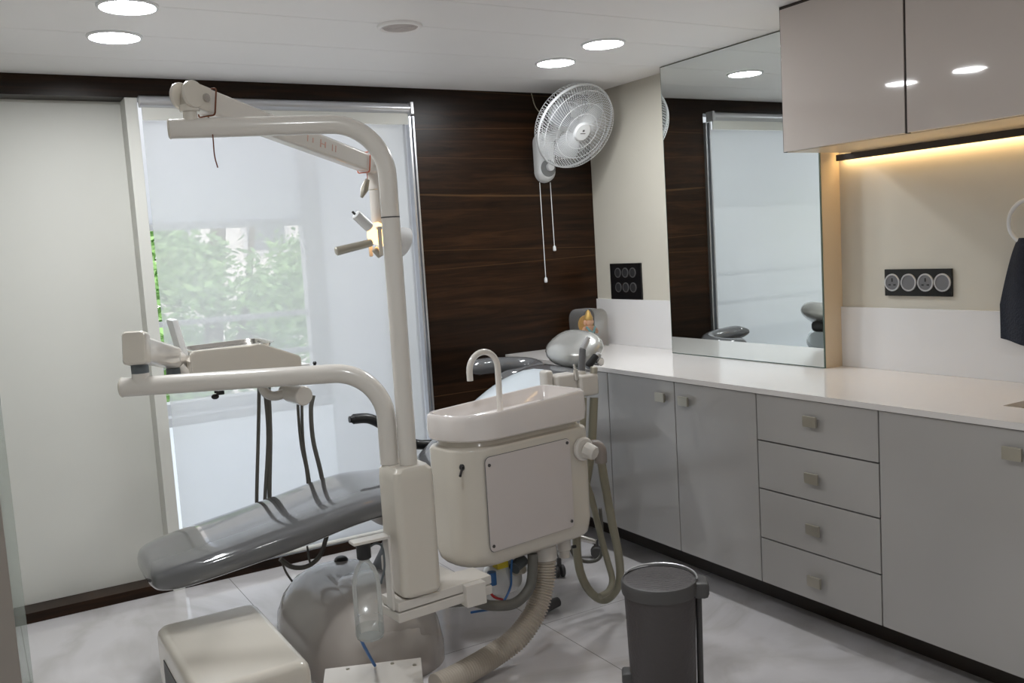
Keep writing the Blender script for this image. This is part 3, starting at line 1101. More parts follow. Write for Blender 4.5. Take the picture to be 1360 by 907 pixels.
# bowl: outer wall, rolled rim, hollow
b = new()
BW = .585
def bowlring(z, g, hump=0.0):
    pts = plan(.026 + g, BW - g, -.020 + g, .222 - g, .155 - g * .8, .040 - g * .3, 9, .05 - g * .3)
    return [U(x, y, z + (hump * max(0, min(1, (x - BW + .13) / .07)) if hump else 0) + .006 * (x / BW) * (1 if z > .85 else 0)) for x, y in pts]
rings = [bowlring(.832, .028), bowlring(.826, .012), bowlring(.832, .004), bowlring(.86, .000), bowlring(.895, .002), bowlring(.908, .004, .013), bowlring(.914, .010, .015),
         bowlring(.913, .017, .015), bowlring(.902, .024, .012), bowlring(.880, .034, .0), bowlring(.868, .055, .0), bowlring(.862, .085, 0)]
skin(b, rings)
bw = obj('rinse_bowl', b, M['porcelain'], t)
b = new(); lathe(b, [(.022, .003), (.024, .006), (.018, .008), (.003, .004)], 20, Matrix.Translation(U(.36, .10, .862))); obj('drain', b, M['steel'], bw)
b = new()
s0, s1 = U(.278, .105, .868), U(.278, .105, 1.043)
arc = [s0, s0 + V((0, 0, .09))]
rr = .060
for k in range(15):
    a = PI * k / 14
    arc.append(s1 + uu * (-rr + rr * math.cos(a)) + V((0, 0, rr * math.sin(a))))
arc.append(arc[-1] - V((0, 0, .03)))
tube(b, arc, .0105, 14)
obj('rinse_spout', b, M['cream'], bw)
b = new(); cyl(b, s0 - V((0, 0, .006)), s0 + V((0, 0, .02)), .022, 18, bev=.003); obj('spout_collar', b, M['porcelain'], bw)

# support beam, block
b = new()
bmx = Matrix.Translation((1.02, 2.495, 0)) @ Matrix.Rotation(math.radians(5), 4, 'Z')
box(b, (0, 0, .350), (.34, .13, .380), .004, mtx=bmx)
box(b, (.002, .002, .383), (.34, .11, .412), .004, mtx=bmx)
box(b, (.20, .09, .335), (.30, .50, .395), .01, mtx=bmx)
obj('support_beam', b, M['cream'], t)
b = new()
rings = []
for z, g in ((.413, .014), (.421, .004), (.435, 0), (.775, 0), (.800, .002), (.812, .012)):
    pl = plan(1.040 + g, 1.170 - g, 2.492 + g, 2.635 - g, .022, .022, 5)
    rings.append([V((x, y, z)) for x, y in pl])
skin(b, rings)
obj('post_block', b, M['cream2'], t)
b = new(); box(b, (1.250, 2.495, .337), (1.322, 2.575, .409), .005); cyl(b, (1.30, 2.62, .38), (1.30, 2.62, .40), .04, 20); obj('hinge_box', b, M['cream'], t)
b = new()
box(b, (.905, 2.515, .607), (1.02, 2.560, .617), .003)
box(b, (1.012, 2.515, .385), (1.021, 2.560, .617), .003)
br = obj('bottle_bracket', b, M['cream'], t)
# bottle hanging from the bracket
bx, by = .942, 2.538
wb = thing('hanging_water_bottle', 'clear plastic water bottle with a black cap hanging beside the ivory block', 'bottle', (bx, by, .31))
b = new()
prof = [(.004, .318), (.030, .312), (.040, .318), (.0425, .33), (.0425, .37), (.0405, .375), (.0425, .38), (.0425, .47), (.040, .50), (.030, .53), (.016, .55), (.0135, .556), (.0135, .570)]
lathe(b, prof, 28, Matrix.Translation((bx, by, 0)), True, False)
obj('body', b, M['bottle'], wb)
b = new(); cyl(b, (bx, by, .558), (bx, by, .606), .0215, 24, bev=.003); obj('cap', b, M['black'], wb)
b = new(); lathe(b, [(.036, .320), (.0395, .325), (.0395, .352), (.002, .353)], 24, Matrix.Translation((bx, by, 0))); obj('water', b, M['bottle'], wb)
b = new(); tube(b, smooth_path([(bx + .020, by, .590), (bx + .040, by - .004, .596), (bx + .058, by - .004, .580), (bx + .060, by - .004, .52), (bx + .046, by + .0, .47)], 6), .0035, 8); obj('tube', b, M['collar'], wb)
b = new()
tube(b, smooth_path([at(474, 815, y=2.60), at(478, 845, y=2.62), at(490, 870, y=2.66), at(498, 884, y=2.68)], 6), .005, 8)
tag(obj('air_tube', b, M['blue']), 'thin blue tube running down past the bottle to the floor box', 'tube')

# pump parts below the cabinet
pm = thing('suction_pump', 'white pump with coloured tubes tucked under the ivory cabinet', 'pump', (1.60, 2.80, .2))
b = new()
lathe(b, [(.02, -.05), (.055, -.045), (.062, -.02), (.062, .03), (.052, .05), (.02, .055)], 24, frame((1.55, 2.80, .285), (.5, -.75, .35)))
pb = obj('body', b, M['fan'], pm)
b = new(); cyl(b, (1.575, 2.755, .312), (1.59, 2.72, .325), .018, 16); obj('port', b, M['nickel'], pb)
b = new(); box(b, (1.50, 2.74, .335), (1.545, 2.78, .362), .004); obj('valve', b, M['yellow'], pm)
b = new(); cyl(b, (1.475, 2.74, .29), (1.475, 2.74, .335), .016, 16); obj('fitting', b, M['blue'], pm)
b = new(); cyl(b, (1.56, 2.73, .33), (1.61, 2.75, .345), .022, 16); obj('coupling', b, M['collar'], pm)
b = new(); tube(b, smooth_path([(1.56, 2.735, .39), (1.545, 2.725, .33), (1.53, 2.715, .27), (1.47, 2.70, .225), (1.36, 2.69, .235)], 8), .0042, 8); obj('blue_tube', b, M['blue'], pm)
b = new(); tube(b, smooth_path([(1.44, 2.72, .30), (1.46, 2.71, .26), (1.50, 2.72, .235)], 8), .0045, 8); obj('red_tube', b, M['red'], pm)
b = new(); box(b, (1.50, 2.80, .33), (1.60, 2.815, .391), .003); obj('hanging_bracket', b, M['cream'], pm)
b = new()
tube(b, smooth_path([(1.17, 2.655, .322), (1.33, 2.65, .295), (1.42, 2.655, .255), (1.51, 2.655, .240), (1.575, 2.66, .275), (1.600, 2.67, .34), (1.605, 2.675, .388)], 8), .018, 12)
tag(obj('air_hose', b, M['hose']), 'thick dark grey hose curving below the ivory cabinet', 'hose')

# corrugated drain hose
hs = thing('drain_hose', 'ivory corrugated hose curving from the cabinet down to the floor box', 'hose', (1.45, 2.74, 0))
path = smooth_path([(1.690, 2.733, .386), (1.688, 2.731, .335), (1.668, 2.720, .242), (1.612, 2.702, .158), (1.530, 2.690, .098), (1.422, 2.688, .061), (1.290, 2.662, .047), (1.190, 2.640, .046)], 24)
b = new()
acc = [0]
for p, q in zip(path[:-1], path[1:]):
    acc.append(acc[-1] + (q - p).length)
fine = []
N = 560
j = 0
for i in range(N + 1):
    s = acc[-1] * i / N
    while j < len(acc) - 2 and acc[j + 1] < s:
        j += 1
    f = (s - acc[j]) / max(1e-9, acc[j + 1] - acc[j])
    fine.append(path[j].lerp(path[j + 1], min(1, f)))
tube(b, fine, lambda u: 0.0375 + .0042 * math.cos(u * N * PI * 2 / 8), 24)
obj('hose_body', b, M['corr'], hs, sharp=80)
b = new(); cyl(b, (1.6885, 2.732, .335), (1.690, 2.733, .3890), .045, 28, bev=.003); obj('cuff', b, M['cream'], hs)

# floor boxes
bxm = thing('utility_box', 'glossy ivory floor box with rounded top beneath the chair footrest', 'box', (.61, 2.83, 0))
b = new()
rings = []
for z, g in ((.005, .004), (.02, 0), (.262, 0), (.283, .004), (.295, .014), (.300, .03)):
    rings.append([V((x, y, z)) for x, y in plan(.428 + g, .757 - g, 2.530 + g, 3.120 - g, .028, .028, 6)])
skin(b, rings)
obj('cover', b, M['cream2'], bxm)
b = new(); box(b, (.4255, 2.60, .06), (.4295, 3.00, .225), .001); obj('vent_slot', b, M['dgrey'], bxm)
b = new(); box(b, (.45, 2.55, 0), (.735, 3.05, .006)); obj('foot', b, M['dgrey'], bxm)
bx2 = thing('junction_box', 'low ivory junction box with screwed lid where the corrugated hose ends', 'box', (1.0, 2.5, 0))
jm = Matrix.Translation((.872, 2.772, 0)) @ Matrix.Rotation(math.radians(-23), 4, 'Z')
b = new(); box(b, (0, -.36, 0), (.300, 0, .140), .006, mtx=jm); obj('body', b, M['cream2'], bx2)
b = new(); box(b, (-.003, -.363, .140), (.303, .003, .150), .003, mtx=jm); ld = obj('lid', b, M['cream'], bx2)
for x, y in ((.07, -.022), (.21, -.020), (.28, -.05), (.02, -.2)):
    b = new(); cyl(b, jm @ V((x, y, .150)), jm @ V((x, y, .1525)), .006, 12); obj('screw', b, M['nickel'], ld)

# ------------------------------------------------------------------ operating light on its post
ol = thing('operating_light', 'ivory dental lamp on a tall bent post with a swinging arm', 'dental lamp', (1.112, 2.555, .8))
P0 = V((1.112, 2.552, .8125))
zt = 1.832
E1 = V((.548, 2.732, zt))
b = new()
post = bend(P0, (1.112, 2.552, zt), E1, .155, 14)
tube(b, post, .0275, 24)
po_ = obj('post', b, M['cream'], ol)
b = new(); lathe(b, [(.0279, 0), (.0283, .002), (.0279, .004)], 24, Matrix.Translation((1.112, 2.552, 1.555)), False, False); obj('joint_line', b, M['dgrey'], po_)
ud = (E1 - V((1.112, 2.552, zt))).normalized()
b = new(); cyl(b, E1 - ud * .001, E1 + ud * .006, .0288, 24, bev=.003); obj('end_cap', b, M['cream2'], po_)
J = E1 - ud * .055 + V((0, 0, .0))
b = new(); cyl(b, J + V((0, 0, .02)), J + V((0, 0, .055)), .019, 20); cyl(b, J + V((0, 0, .045)), J + V((0, 0, .066)), .027, 20, bev=.003); obj('pivot', b, M['cream2'], ol)
# knuckle and square swing arm
A0 = J + V((.0, 0.0, .090))
A1 = at(497, 221, y=3.15)
ad = (A1 - A0).normalized()
sd = ad.cross(V((0, 0, 1))).normalized()
an = sd.cross(ad).normalized()
am = frame(A0, ad, sd)
b = new()
prof = plan(-.024, .024, -.035, .035, .011, .011, 4)
L = (A1 - A0).length
rings = []
for z, k in ((.03, 1.0), (.06, 1.03), (L * .9, .93), (L + .03, .92)):
    rings.append([am @ V((x * k, y * k, z)) for x, y in prof])
skin(b, rings)
arm = obj('swing_arm', b, M['cream'], ol)
b = new()
for s_ in (-1, 1):
    lathe(b, [(.018, -.007), (.036, -.006), (.038, -.003), (.038, .003), (.036, .006), (.018, .007)], 26, frame(A0 - ad * .004 + sd * .024 * s_, sd))
box(b, (-.029, -.036, -.01), (.029, .036, .060), .008, mtx=am)
obj('knuckle', b, M['cream2'], ol)
b = new(); cyl(b, A0 + ad * .035 - sd * .030, A0 + ad * .035 - sd * .036, .012, 16); cyl(b, A0 + ad * .035 + sd * .030, A0 + ad * .035 + sd * .036, .012, 16); obj('bolt', b, M['steel'], arm)
b = new(); cyl(b, A1 - ad * .015 - sd * .022, A1 - ad * .015 - sd * .030, .009, 14); cyl(b, A1 - ad * .015 + sd * .022, A1 - ad * .015 + sd * .030, .009, 14); obj('bolt', b, M['steel'], arm)
b = new()
ms = am @ V((0, 0, 0))
for q, w, h in ((.55, .002, .020), (.58, .002, .016), (.625, .0025, .026), (.64, .012, .003), (.652, .0025, .020), (.695, .002, .022), (.715, .002, .022)):
    for sgn in (-1, 1):
        c = A0 + ad * (L * q)
        k = .024 * (1.035 - .105 * q) + .0004
        box(b, (sgn * k - .0004, -h / 2, L * q - w), (sgn * k + .0004, h / 2, L * q + w), mtx=am)
obj('red_mark', b, M['redmark'], arm)
# drop tube, yoke, lamp head
D0 = A1 - V((0, 0, .03))
D1 = at(501, 312, y=3.15)
D1.x, D1.y = D0.x, D0.y
b = new(); cyl(b, D0 + V((0, 0, .02)), V((D0.x, D0.y, D0.z - .055)), .0285, 22, bev=.003); cyl(b, V((D0.x, D0.y, D0.z - .05)), D1, .0255, 22); obj('drop_tube', b, M['cream'], ol)
H = at(526, 318, y=3.15)
hd = V((.88, .10, -.30)).normalized()
hmx = frame(H, hd, (0, 1, 0))
b = new()
prof = [(.014, -.040), (.030, -.036), (.044, -.012), (.052, .018), (.055, .036), (.052, .037), (.049, .018), (.041, -.010), (.028, -.030), (.010, -.034)]
lathe(b, prof, 30, hmx, False, False)
head = obj('reflector', b, M['fan'], ol)
b = new(); blob(b, H - hd * .012, (.012, .012, .018), hmx.to_3x3(), 16); obj('bulb', b, M['bulb'], head)
b = new(); lathe(b, [(.010, -.108), (.030, -.105), (.039, -.095), (.041, -.060), (.038, -.042), (.028, -.040)], 26, hmx, True, False); obj('bulb_cover', b, M['bulb'], head)
b = new()
hb = at(499, 322, y=3.15)
box(b, (hb.x - .010, hb.y - .052, hb.z - .050), (hb.x + .006, hb.y - .044, hb.z + .05), .004)
box(b, (hb.x - .010, hb.y + .044, hb.z - .050), (hb.x + .006, hb.y + .052, hb.z + .05), .004)
box(b, (hb.x - .012, hb.y - .052, hb.z + .044), (hb.x + .016, hb.y + .052, hb.z + .056), .004)
obj('yoke', b, M['cream2'], ol)
b = new(); cyl(b, at(494, 322, y=3.10), at(446, 334, y=3.10), .0135, 18, r2=.0155, bev=.003); obj('handle', b, M['nickel'], ol)
b = new(); cyl(b, at(492, 303, y=3.10), at(472, 284, y=3.10), .019, 18, bev=.004); kb = obj('focus_knob', b, M['fan'], ol)
b = new(); cyl(b, at(475, 288, y=3.10), at(468, 281, y=3.10), .0045, 10); obj('pin', b, M['black'], kb)
b = new(); cyl(b, at(497, 330, y=3.12), at(506, 340, y=3.12), .013, 16, bev=.003); obj('lock_knob', b, M['nickel'], ol)

# threads tied round the arms
def loop_thread(c, m, hx, hy, r, name, mt, tail, label):
    b = new()
    o = plan(-hx, hx, -hy, hy, .008, .008, 4)
    pts = [m @ V((x, y, 0)) for x, y in o]
    tube(b, pts + pts[:1], r, 6, False)
    if tail:
        tube(b, smooth_path(tail, 5), r * .8, 6)
    tag(obj(name, b, mt), label, 'thread', 'threads on the lamp arm')


tc_ = A0 + ad * .070
e_ = tc_ + V((-.01, -.038, -.045))
loop_thread(tc_, frame(tc_, ad, sd), .0325, .0390, .0024, 'tied_thread', M['thread'],
            [e_, e_ + V((.0, -.03, -.05)), e_ + V((0.0, -.03, -.11)), e_ + V((.006, -.03, -.145))],
            'reddish brown thread tied round the lamp arm by its pivot, end dangling')
tc2 = A0 + ad * (L * .93)
e2 = tc2 - V((0, 0.02, .04))
loop_thread(tc2, frame(tc2, ad, sd), .0265, .0365, .0022, 'tied_thread', M['orange'],
            [e2, e2 - V((.004, .01, .02)), e2 - V((.012, .01, .03))], 'orange thread tied round the low end of the lamp arm')
b = new(); tube(b, [e2 - V((.004, .012, .022)), e2 - V((.018, .012, .055)), e2 - V((.032, .012, .085))], lambda u: .005 + .010 * math.sin(PI * min(1, u * .9 + .1)), 10, sx=.5)
tag(obj('metal_tag', b, M['nickel']), 'small metal tag hanging from the orange thread on the lamp arm', 'tag')

# ------------------------------------------------------------------ instrument table on the lower arm
it = thing('instrument_table', 'ivory dental instrument table on a bent tube arm with hanging hoses', 'dental instrument table', (1.062, 2.60, .8))
zl = 1.100
Q0 = V((1.072, 2.602, .8125))
EL = V((.388, 2.972, zl))
b = new(); tube(b, bend(Q0, (1.072, 2.602, zl), EL, .150, 14), .029, 24); ar = obj('arm', b, M['cream'], it)
ld_ = (EL - V((1.072, 2.602, zl))).normalized()
b = new(); cyl(b, EL - ld_ * .001, EL + ld_ * .006, .0302, 24, bev=.003); obj('end_cap', b, M['cream2'], ar)
K = EL - ld_ * .055
b = new(); cyl(b, K, K + V((0, 0, .042)), .028, 22, r2=.025); obj('riser', b, M['cream'], it)
b = new(); cyl(b, K + V((0, 0, .040)), K + V((0, 0, .072)), .0255, 22); obj('collar', b, M['collar'], it)
T0 = K + V((-.012, -.02, .118))
T1 = at(232, 476, y=3.30)
td = (T1 - T0).normalized()
ts = td.cross(V((0, 0, 1))).normalized()
tm = frame(T0, td, ts)
LT = (T1 - T0).length
b = new()
rings = [[tm @ V((x * k, y * k, z)) for x, y in plan(-.034, .034, -.050, .050, .012, .012, 4)] for z, k in ((-.012, .9), (-.006, 1.0), (.035, 1.0), (.045, .96))]
skin(b, rings); obj('link_cap', b, M['cream2'], it)
b = new()
rings = [[tm @ V((x * k, y * k, z)) for x, y in plan(-.026, .026, -.040, .040, .012, .012, 4)] for z, k in ((.035, 1.0), (LT, .92))]
skin(b, rings); obj('link_arm', b, M['cream'], it)
b = new(); c = T1 - td * .03; cyl(b, c - V((0, 0, .075)), c - V((0, 0, .035)), .024, 20); obj('collar', b, M['collar'], it)
b = new(); cyl(b, c - V((0, 0, .10)), c - V((0, 0, .075)), .036, 20, bev=.003); obj('riser_cap', b, M['cream'], it)
# table body: side profile swept across
X0, X1, TY0, TY1 = .640, 1.015, 3.22, 3.58
b = new()
sidep = [(X0, 1.045), (X0 - .002, 1.128), (X0 + .010, 1.137), (.845, 1.139), (.868, 1.139), (.89, 1.136), (X1 - .006, 1.104), (X1, 1.096), (X1, 1.030), (X1 - .01, 1.022), (X0 + .01, 1.036)]
rings = []
for y, g in ((TY0, .008), (TY0 + .006, .002), (TY0 + .015, 0), (TY1 - .015, 0), (TY1 - .006, .002), (TY1, .008)):
    cx, cz = .83, 1.09
    rings.append([V((x - g * (1 if x > cx else -1), y, z - g * (1 if z > cz else -1))) for x, z in sidep])
skin(b, rings)
tb = obj('table_body', b, M['cream2'], it)
b = new()
frontp = [(X0, 1.045), (X0 - .003, 1.155), (X0 + .008, 1.166), (.845, 1.168), (.868, 1.1685), (.89, 1.164), (X1 - .006, 1.112), (X1 + .001, 1.102), (X1 + .001, 1.030), (X1 - .01, 1.022), (X0 + .01, 1.036)]
rings = []
for y, g in ((TY0 - .012, .006), (TY0 - .008, .001), (TY0 + .010, .001), (TY0 + .014, .005)):
    rings.append([V((x - g * (1 if x > .83 else -1), y, z - g * (1 if z > 1.09 else -1))) for x, z in frontp])
skin(b, rings)
obj('front_panel', b, M['cream2'], it)
b = new()
tube(b, smooth_path([at(237, 487, y=3.28), at(245, 496, y=3.28), at(256, 508, y=3.28)], 5), .02, 12)
tube(b, smooth_path([T1 - td * .02, (.64, 3.34, 1.12)], 5), .03, 12)
obj('body_mount', b, M['cream'], it)
b = new()
fm0 = Matrix.Translation((.642, 3.36, 1.140)) @ Matrix.Rotation(math.radians(-11), 4, 'Y')
box(b, (-.011, -.055, .0), (.011, .055, .135), .008, mtx=fm0)
obj('film_viewer', b, M['fan'], it)
b = new()
hc = at(404, 526, y=3.30)
cyl(b, hc, hc + V((-.02, .10, .005)), .036, 28, bev=.003)
cyl(b, hc + V((-.018, .09, .004)), hc + V((-.03, .14, .006)), .028, 22)
tube(b, smooth_path([hc + V((-.03, .10, .006)), hc + V((-.085, .11, .0)), hc + V((-.115, .12, .03)), hc + V((-.12, .13, .11))], 6), .018, 12)
obj('table_handle', b, M['cream'], it)
b = new()
k0 = at(287, 522, y=3.30)
cyl(b, k0 + V((0, 0, .09)), k0 + V((0, 0, -.0)), .006, 10)
blob(b, k0 + V((-.004, 0, -.012)), (.014, .012, .010), None, 12)
box(b, (k0.x, k0.y - .006, k0.z - .008), (k0.x + .028, k0.y + .006, k0.z + .006), .003)
obj('brake_knob', b, M['black'], it)
b = new(); cyl(b, at(418, 489, y=3.5), at(418, 480, y=3.5), .006, 10); blob(b, at(418, 482, y=3.5), (.008, .008, .006)); obj('toggle', b, M['black'], it)
b = new(); box(b, (1.012, 3.30, 1.045), (1.075, 3.52, 1.068), .004); obj('instrument_rest', b, M['fan'], it)
for pts, r in ((((343, 500), (344, 520), (343, 580), (341, 660), (342, 700)), .0072),
               (((350, 500), (352, 520), (356, 580), (352, 662), (352, 700)), .0072),
               (((358, 500), (357, 520), (359, 580), (358, 662), (362, 700)), .0085),
               (((396, 520), (396, 545), (400, 590), (408, 632), (412, 700)), .0062),
               (((402, 520), (401, 545), (403, 590), (410, 632), (420, 700)), .0062),
               (((416, 525), (413, 545), (416, 585), (427, 632), (436, 690)), .0092)):
    b = new(); tube(b, smooth_path([at(*p, y=3.55) for p in pts], 8), r, 10); obj('instrument_hose', b, M['hose'], it)
st = thing('steel_tray', 'shallow stainless steel tray lying on the ivory instrument table', 'tray', (.78, 3.40, 1.15))
b = new()
trm = Matrix.Translation((.806, 3.400, 1.1440)) @ Matrix.Rotation(math.radians(-1.2), 4, 'Y')
lv = [(.0, .125, .115), (.003, .135, .125), (.015, .138, .132), (.016, .146, .142), (.0172, .146, .142), (.0165, .137, .131), (.0045, .133, .123), (.0035, .12, .11)]
rings = [[trm @ V((x, y, z)) for x, y in sring(hx, hy, 6, 40)] for z, hx, hy in lv]
skin(b, rings)
obj('pan', b, M['steel'], st)

# ------------------------------------------------------------------ suction holder beside the bowl
sh = thing('suction_holder', 'ivory holder blocks carrying suction handpieces beside the rinse bowl', 'holder', (1.9, 2.9, .8))
HY = 2.92
def hb_(px0, py0, px1, py1, y0, y1, name):
    a, c = at(px0, py0, y=y0), at(px1, py1, y=y0)
    b = new(); box(b, (a.x, y0, c.z), (c.x, y1, a.z), .012, 3); return obj(name, b, M['cream'], sh)
hb_(724, 493, 737, 523, HY + .02, HY + .07, 'arm_end')
hb_(740, 499, 769, 523, HY, HY + .07, 'holder_block')
hb_(771, 499, 797, 524, HY - .02, HY + .06, 'holder_block')
b = new()
p0 = at(755, 516, y=HY + .03)
tube(b, smooth_path([U(.55, .262, .76), U(.58, .285, .81), p0 + V((.0, .02, -.02)), p0 + V((.05, .03, .0))], 6), .02, 12)
obj('support_arm', b, M['cream'], sh)
def hand(name, label, parts, cat='handpiece'):
    t = thing(name, label, cat, parts[0][1])
    for nm, a, c, r, r2, m in parts:
        b = new(); cyl(b, a, c, r, 18, r2=r2, bev=min(r, r2) * .25); obj(nm, b, M[m], t)
    return t
g = lambda x, y, yy=HY + .03: at(x, y, y=yy)
hand('suction_handpiece', 'upright grey suction handpiece in the holder before the headrest', [
    ('grip', g(772, 498), g(774, 462), .015, .013, 'module'), ('tip', g(774, 464), g(782, 448), .013, .010, 'silver'), ('base_ring', g(771, 503), g(772, 492), .021, .02, 'cream')])
hand('air_syringe', 'short chrome air syringe standing in the middle of the holder', [
    ('grip', g(766, 505, HY), g(764, 490, HY), .012, .009, 'steel'), ('nozzle', g(764, 491, HY), g(762, 483, HY), .006, .004, 'steel')])
hand('saliva_ejector', 'stubby black and steel suction valve at the outer end of the holder', [
    ('body', g(788, 500, HY), g(789, 487, HY), .014, .015, 'nickel'), ('cap', g(780, 488, HY + .05), g(792, 472, HY + .05), .016, .014, 'black'), ('knob', g(790, 477, HY + .05), g(796, 470, HY + .05), .012, .012, 'silver')])

# suction hoses hanging in loops
def hose(pts, r, label, m='hose_tan', y=2.84, y1=None):
    n = len(pts)
    P = [at(*p, y=(y if y1 is None else y + (y1 - y) * i / (n - 1))) for i, p in enumerate(pts)]
    for p in P:
        p.z = max(p.z, r + .003)
    b = new(); tube(b, smooth_path(P, 8), r, 12)
    return P, b


t = thing('suction_hose', 'thick olive suction hose hanging in a long loop from a grey elbow', 'hose', (2.05, 2.84, .05))
P, b = hose([(797, 604), (803, 640), (812, 690), (822, 740), (822, 775), (805, 796), (785, 787), (770, 757), (766, 710), (775, 660), (785, 600), (789, 528)], .0165, '', y=2.78, y1=2.93)
obj('hose_body', b, M['hose_tan'], t)
b = new(); tube(b, smooth_path([at(781, 597, y=2.80), at(790, 592, y=2.79), at(797, 598, y=2.78), at(798, 614, y=2.78)], 6), .024, 16); obj('elbow', b, M['elbow'], t)
P, b = hose([(775, 528), (773, 580), (766, 622), (782, 650), (795, 700), (806, 742), (813, 768), (809, 784), (797, 792)], .0125, '', y=2.90, y1=2.80)
tag(obj('suction_hose', b, M['hose_tan']), 'thinner olive suction hose running inside the long hose loop', 'hose')
P, b = hose([(757, 727), (765, 740), (780, 746), (795, 742), (800, 728), (799, 700), (797, 675)], .0072, '', y=2.93)
tag(obj('water_hose', b, M['hose']), 'thin grey hose in a small loop below the ivory cabinet corner', 'hose')
b = new(); cyl(b, (1.795, 2.765, .3905), (1.795, 2.765, .335), .026, 20, bev=.004); cyl(b, (1.795, 2.765, .338), (1.795, 2.765, .310), .021, 20); stub = obj('pipe_stub', b, M['cream'], cu)
b = new(); cyl(b, (1.82, 2.75, .345), (1.835, 2.745, .345), .006, 10); obj('nipple', b, M['black'], stub)

# ------------------------------------------------------------------ dentist stool behind the chair
sx, sy = 2.22, 3.52
so = thing('dentist_stool', 'grey wheeled stool with a curved backrest behind the dental chair', 'stool', (sx, sy, 0))
b = new(); lathe(b, [(.03, .47), (.15, .475), (.175, .49), (.18, .515), (.165, .54), (.10, .548), (.01, .55)], 32, Matrix.Translation((sx, sy + .12, 0))); obj('seat', b, M['vinyl'], so)
b = new()
pts = [(2.07, 3.95, .875), (2.20, 3.975, .873), (2.34, 3.965, .862), (2.415, 3.915, .850), (2.395, 3.84, .836), (2.29, 3.835, .823), (2.175, 3.87, .815)]
tube(b, smooth_path(pts, 8), lambda u: .041 * (min(1, (u + .012) / .10) ** .5) * (min(1, (1.012 - u) / .10) ** .5), 20)
obj('backrest', b, M['vinyl'], so)
b = new(); tube(b, smooth_path([(sx, sy + .12, .46), (sx + .03, sy + .33, .46), (sx + .05, sy + .44, .55), (sx + .06, sy + .425, .81)], 8), .013, 10); obj('back_stem', b, M['steel'], so)
b = new(); cyl(b, (sx, sy + .06, .10), (sx, sy + .09, .30), .03, 18); cyl(b, (sx, sy + .09, .29), (sx, sy + .11, .475), .018, 16); obj('gas_lift', b, M['steel'], so)
for k in range(5):
    a = math.radians(-106 + 72 * k)
    e = V((sx - .03 + .245 * math.cos(a), sy + .03 + .245 * math.sin(a), .075))
    b = new(); tube(b, [(sx - .02, sy + .05, .115), ((sx + e.x) / 2, (sy + .05 + e.y) / 2, .105), e], lambda u: .022 - .008 * u, 12); lg = obj('base_leg', b, M['steel'], so)
    b = new()
    for s in (-1, 1):
        off = V((-math.sin(a), math.cos(a), 0)) * .012 * s
        cyl(b, e + off * .4 + V((0, 0, -.048)), e + off * 1.8 + V((0, 0, -.048)), .0265, 20, bev=.003)
    cyl(b, e + V((0, 0, -.03)), e + V((0, 0, .012)), .010, 12)
    obj('caster', b, M['dgrey'], lg)
b = new()
tube(b, [at(712, 811, z=.028), at(726, 805, z=.028), at(741, 799, z=.028)], lambda u: .024 if u < .9 else .019, 16)
tag(obj('foot_switch', b, M['dgrey']), 'dark grey rounded pipe end lying on the floor behind the corrugated hose', 'pipe')

# ------------------------------------------------------------------ waste bin
bx_, by_ = 1.770, 2.195
wb = thing('waste_bin', 'charcoal plastic pedal bin with a woven texture on the floor by the cabinets', 'waste bin', (bx_, by_, 0))
BM = Matrix.Translation((bx_, by_, 0))
b = new()
rings = []
for z, r in ((0, .097), (.008, .101), (.20, .106), (.352, .110), (.352, .113), (.366, .114)):
    rings.append([BM @ V((r * math.cos(2 * PI * k / 48), r * math.sin(2 * PI * k / 48), z)) for k in range(48)])
skin(b, rings)
obj('body', b, M['bin'], wb)
b = new(); lathe(b, [(.116, .355), (.118, .362), (.1185, .388), (.115, .396), (.111, .397)], 48, BM, True, False)
rimo = obj('rim', b, M['dgrey'], wb)
b = new()
lathe(b, [(.111, .390), (.110, .3955), (.06, .3985), (.004, .3995)], 48, BM, False, True)
lid = obj('lid', b, M['bin'], wb)
b = new()
for k in range(-7, 8):
    xx = k * .0145
    hl = math.sqrt(max(0, .102 ** 2 - xx ** 2))
    n = 10
    tube(b, [BM @ Matrix.Rotation(math.radians(35), 4, 'Z') @ V((xx, -hl + 2 * hl * i / n, .3995 - .004 * ((xx ** 2 + (hl * (2 * i / n - 1)) ** 2) / .0104))) for i in range(n + 1)], .0016, 5)
obj('lid_rib', b, M['bin'], lid)
hdv = V((.80, -.60, 0)).normalized()          # hinge side
hp = V((-hdv.y, hdv.x, 0))
hmat = Matrix(((hdv.x, hp.x, 0, bx_), (hdv.y, hp.y, 0, by_), (0, 0, 1, 0), (0, 0, 0, 1)))
b = new()
box(b, (.098, -.044, .340), (.150, .044, .393), .014, mtx=hmat)
obj('hinge', b, M['dgrey'], wb)
b = new()
tube(b, [hmat @ V((.120, .010, .35)), hmat @ V((.118, .010, .2)), hmat @ V((.115, .010, .03))], .010, 10)
obj('lift_rod', b, M['dgrey'], wb)
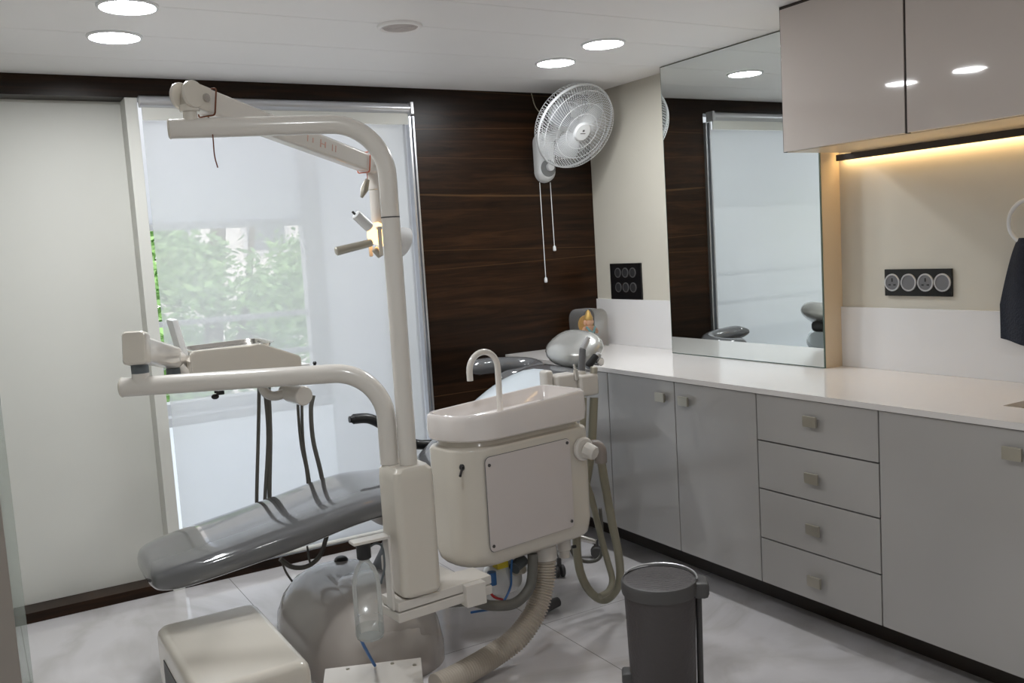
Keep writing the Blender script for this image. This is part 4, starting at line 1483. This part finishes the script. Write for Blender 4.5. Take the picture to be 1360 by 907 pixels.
b = new(); box(b, (.085, -.012, .0), (.136, .046, .035), .006, mtx=hmat); obj('foot', b, M['dgrey'], wb)
b = new(); box(b, (-.130, -.03, .06), (-.085, .03, .10), .01, mtx=hmat); obj('pedal', b, M['dgrey'], wb)
b = new()
pts = []
for k in range(25):
    a = math.radians(-10 + 170 * k / 24)
    pts.append(hmat @ V((.112 * math.cos(a) + .004, .120 * math.sin(a), .402)))
tube(b, pts, .003, 8)
obj('carry_handle', b, M['silver'], wb)

# ------------------------------------------------------------------ glass partition and post at the room's door side
gp = thing('glass_partition', 'narrow greenish glass panel with a taupe post at the photo edge', 'glass partition', (-.2, 3.66, 0))
b = new(); box(b, (-.45, 3.655, .004), (.079, 3.665, 2.265)); obj('glass', b, M['glass'], gp)
b = new(); box(b, (-.06, 3.645, 0), (.043, 3.654, 2.268), .002); obj('post', b, M['post'], gp)

# ------------------------------------------------------------------ light and view
w = bpy.data.worlds.new('world')
bpy.context.scene.world = w
w.use_nodes = True
nt = w.node_tree
bg = nt.nodes['Background']
sky = nt.nodes.new('ShaderNodeTexSky')
sky.sky_type = 'NISHITA'
sky.sun_disc = False
sky.sun_elevation = math.radians(38)
sky.sun_rotation = math.radians(200)
sky.dust_density = 6
mx = nt.nodes.new('ShaderNodeMix')
mx.data_type = 'RGBA'
mx.inputs[0].default_value = 0.92
mx.inputs[7].default_value = (0.93, 0.96, 1.0, 1)
nt.links.new(sky.outputs[0], mx.inputs[6])
nt.links.new(mx.outputs[2], bg.inputs['Color'])
bg.inputs['Strength'].default_value = 0.86

for o in bpy.data.objects:
    if '_base' in o:
        del o['_base']

sc = bpy.context.scene
sc.view_settings.view_transform = 'Standard'
sc.view_settings.look = 'None'
sc.view_settings.gamma = 1
sc.view_settings.exposure = 0.67
sc.view_settings.use_curve_mapping = False
sc.cycles.use_denoising = True
sc.cycles.max_bounces = 14
sc.cycles.diffuse_bounces = 6
sc.cycles.glossy_bounces = 6
sc.cycles.transparent_max_bounces = 16
sc.cycles.transmission_bounces = 8
sc.cycles.sample_clamp_indirect = 6
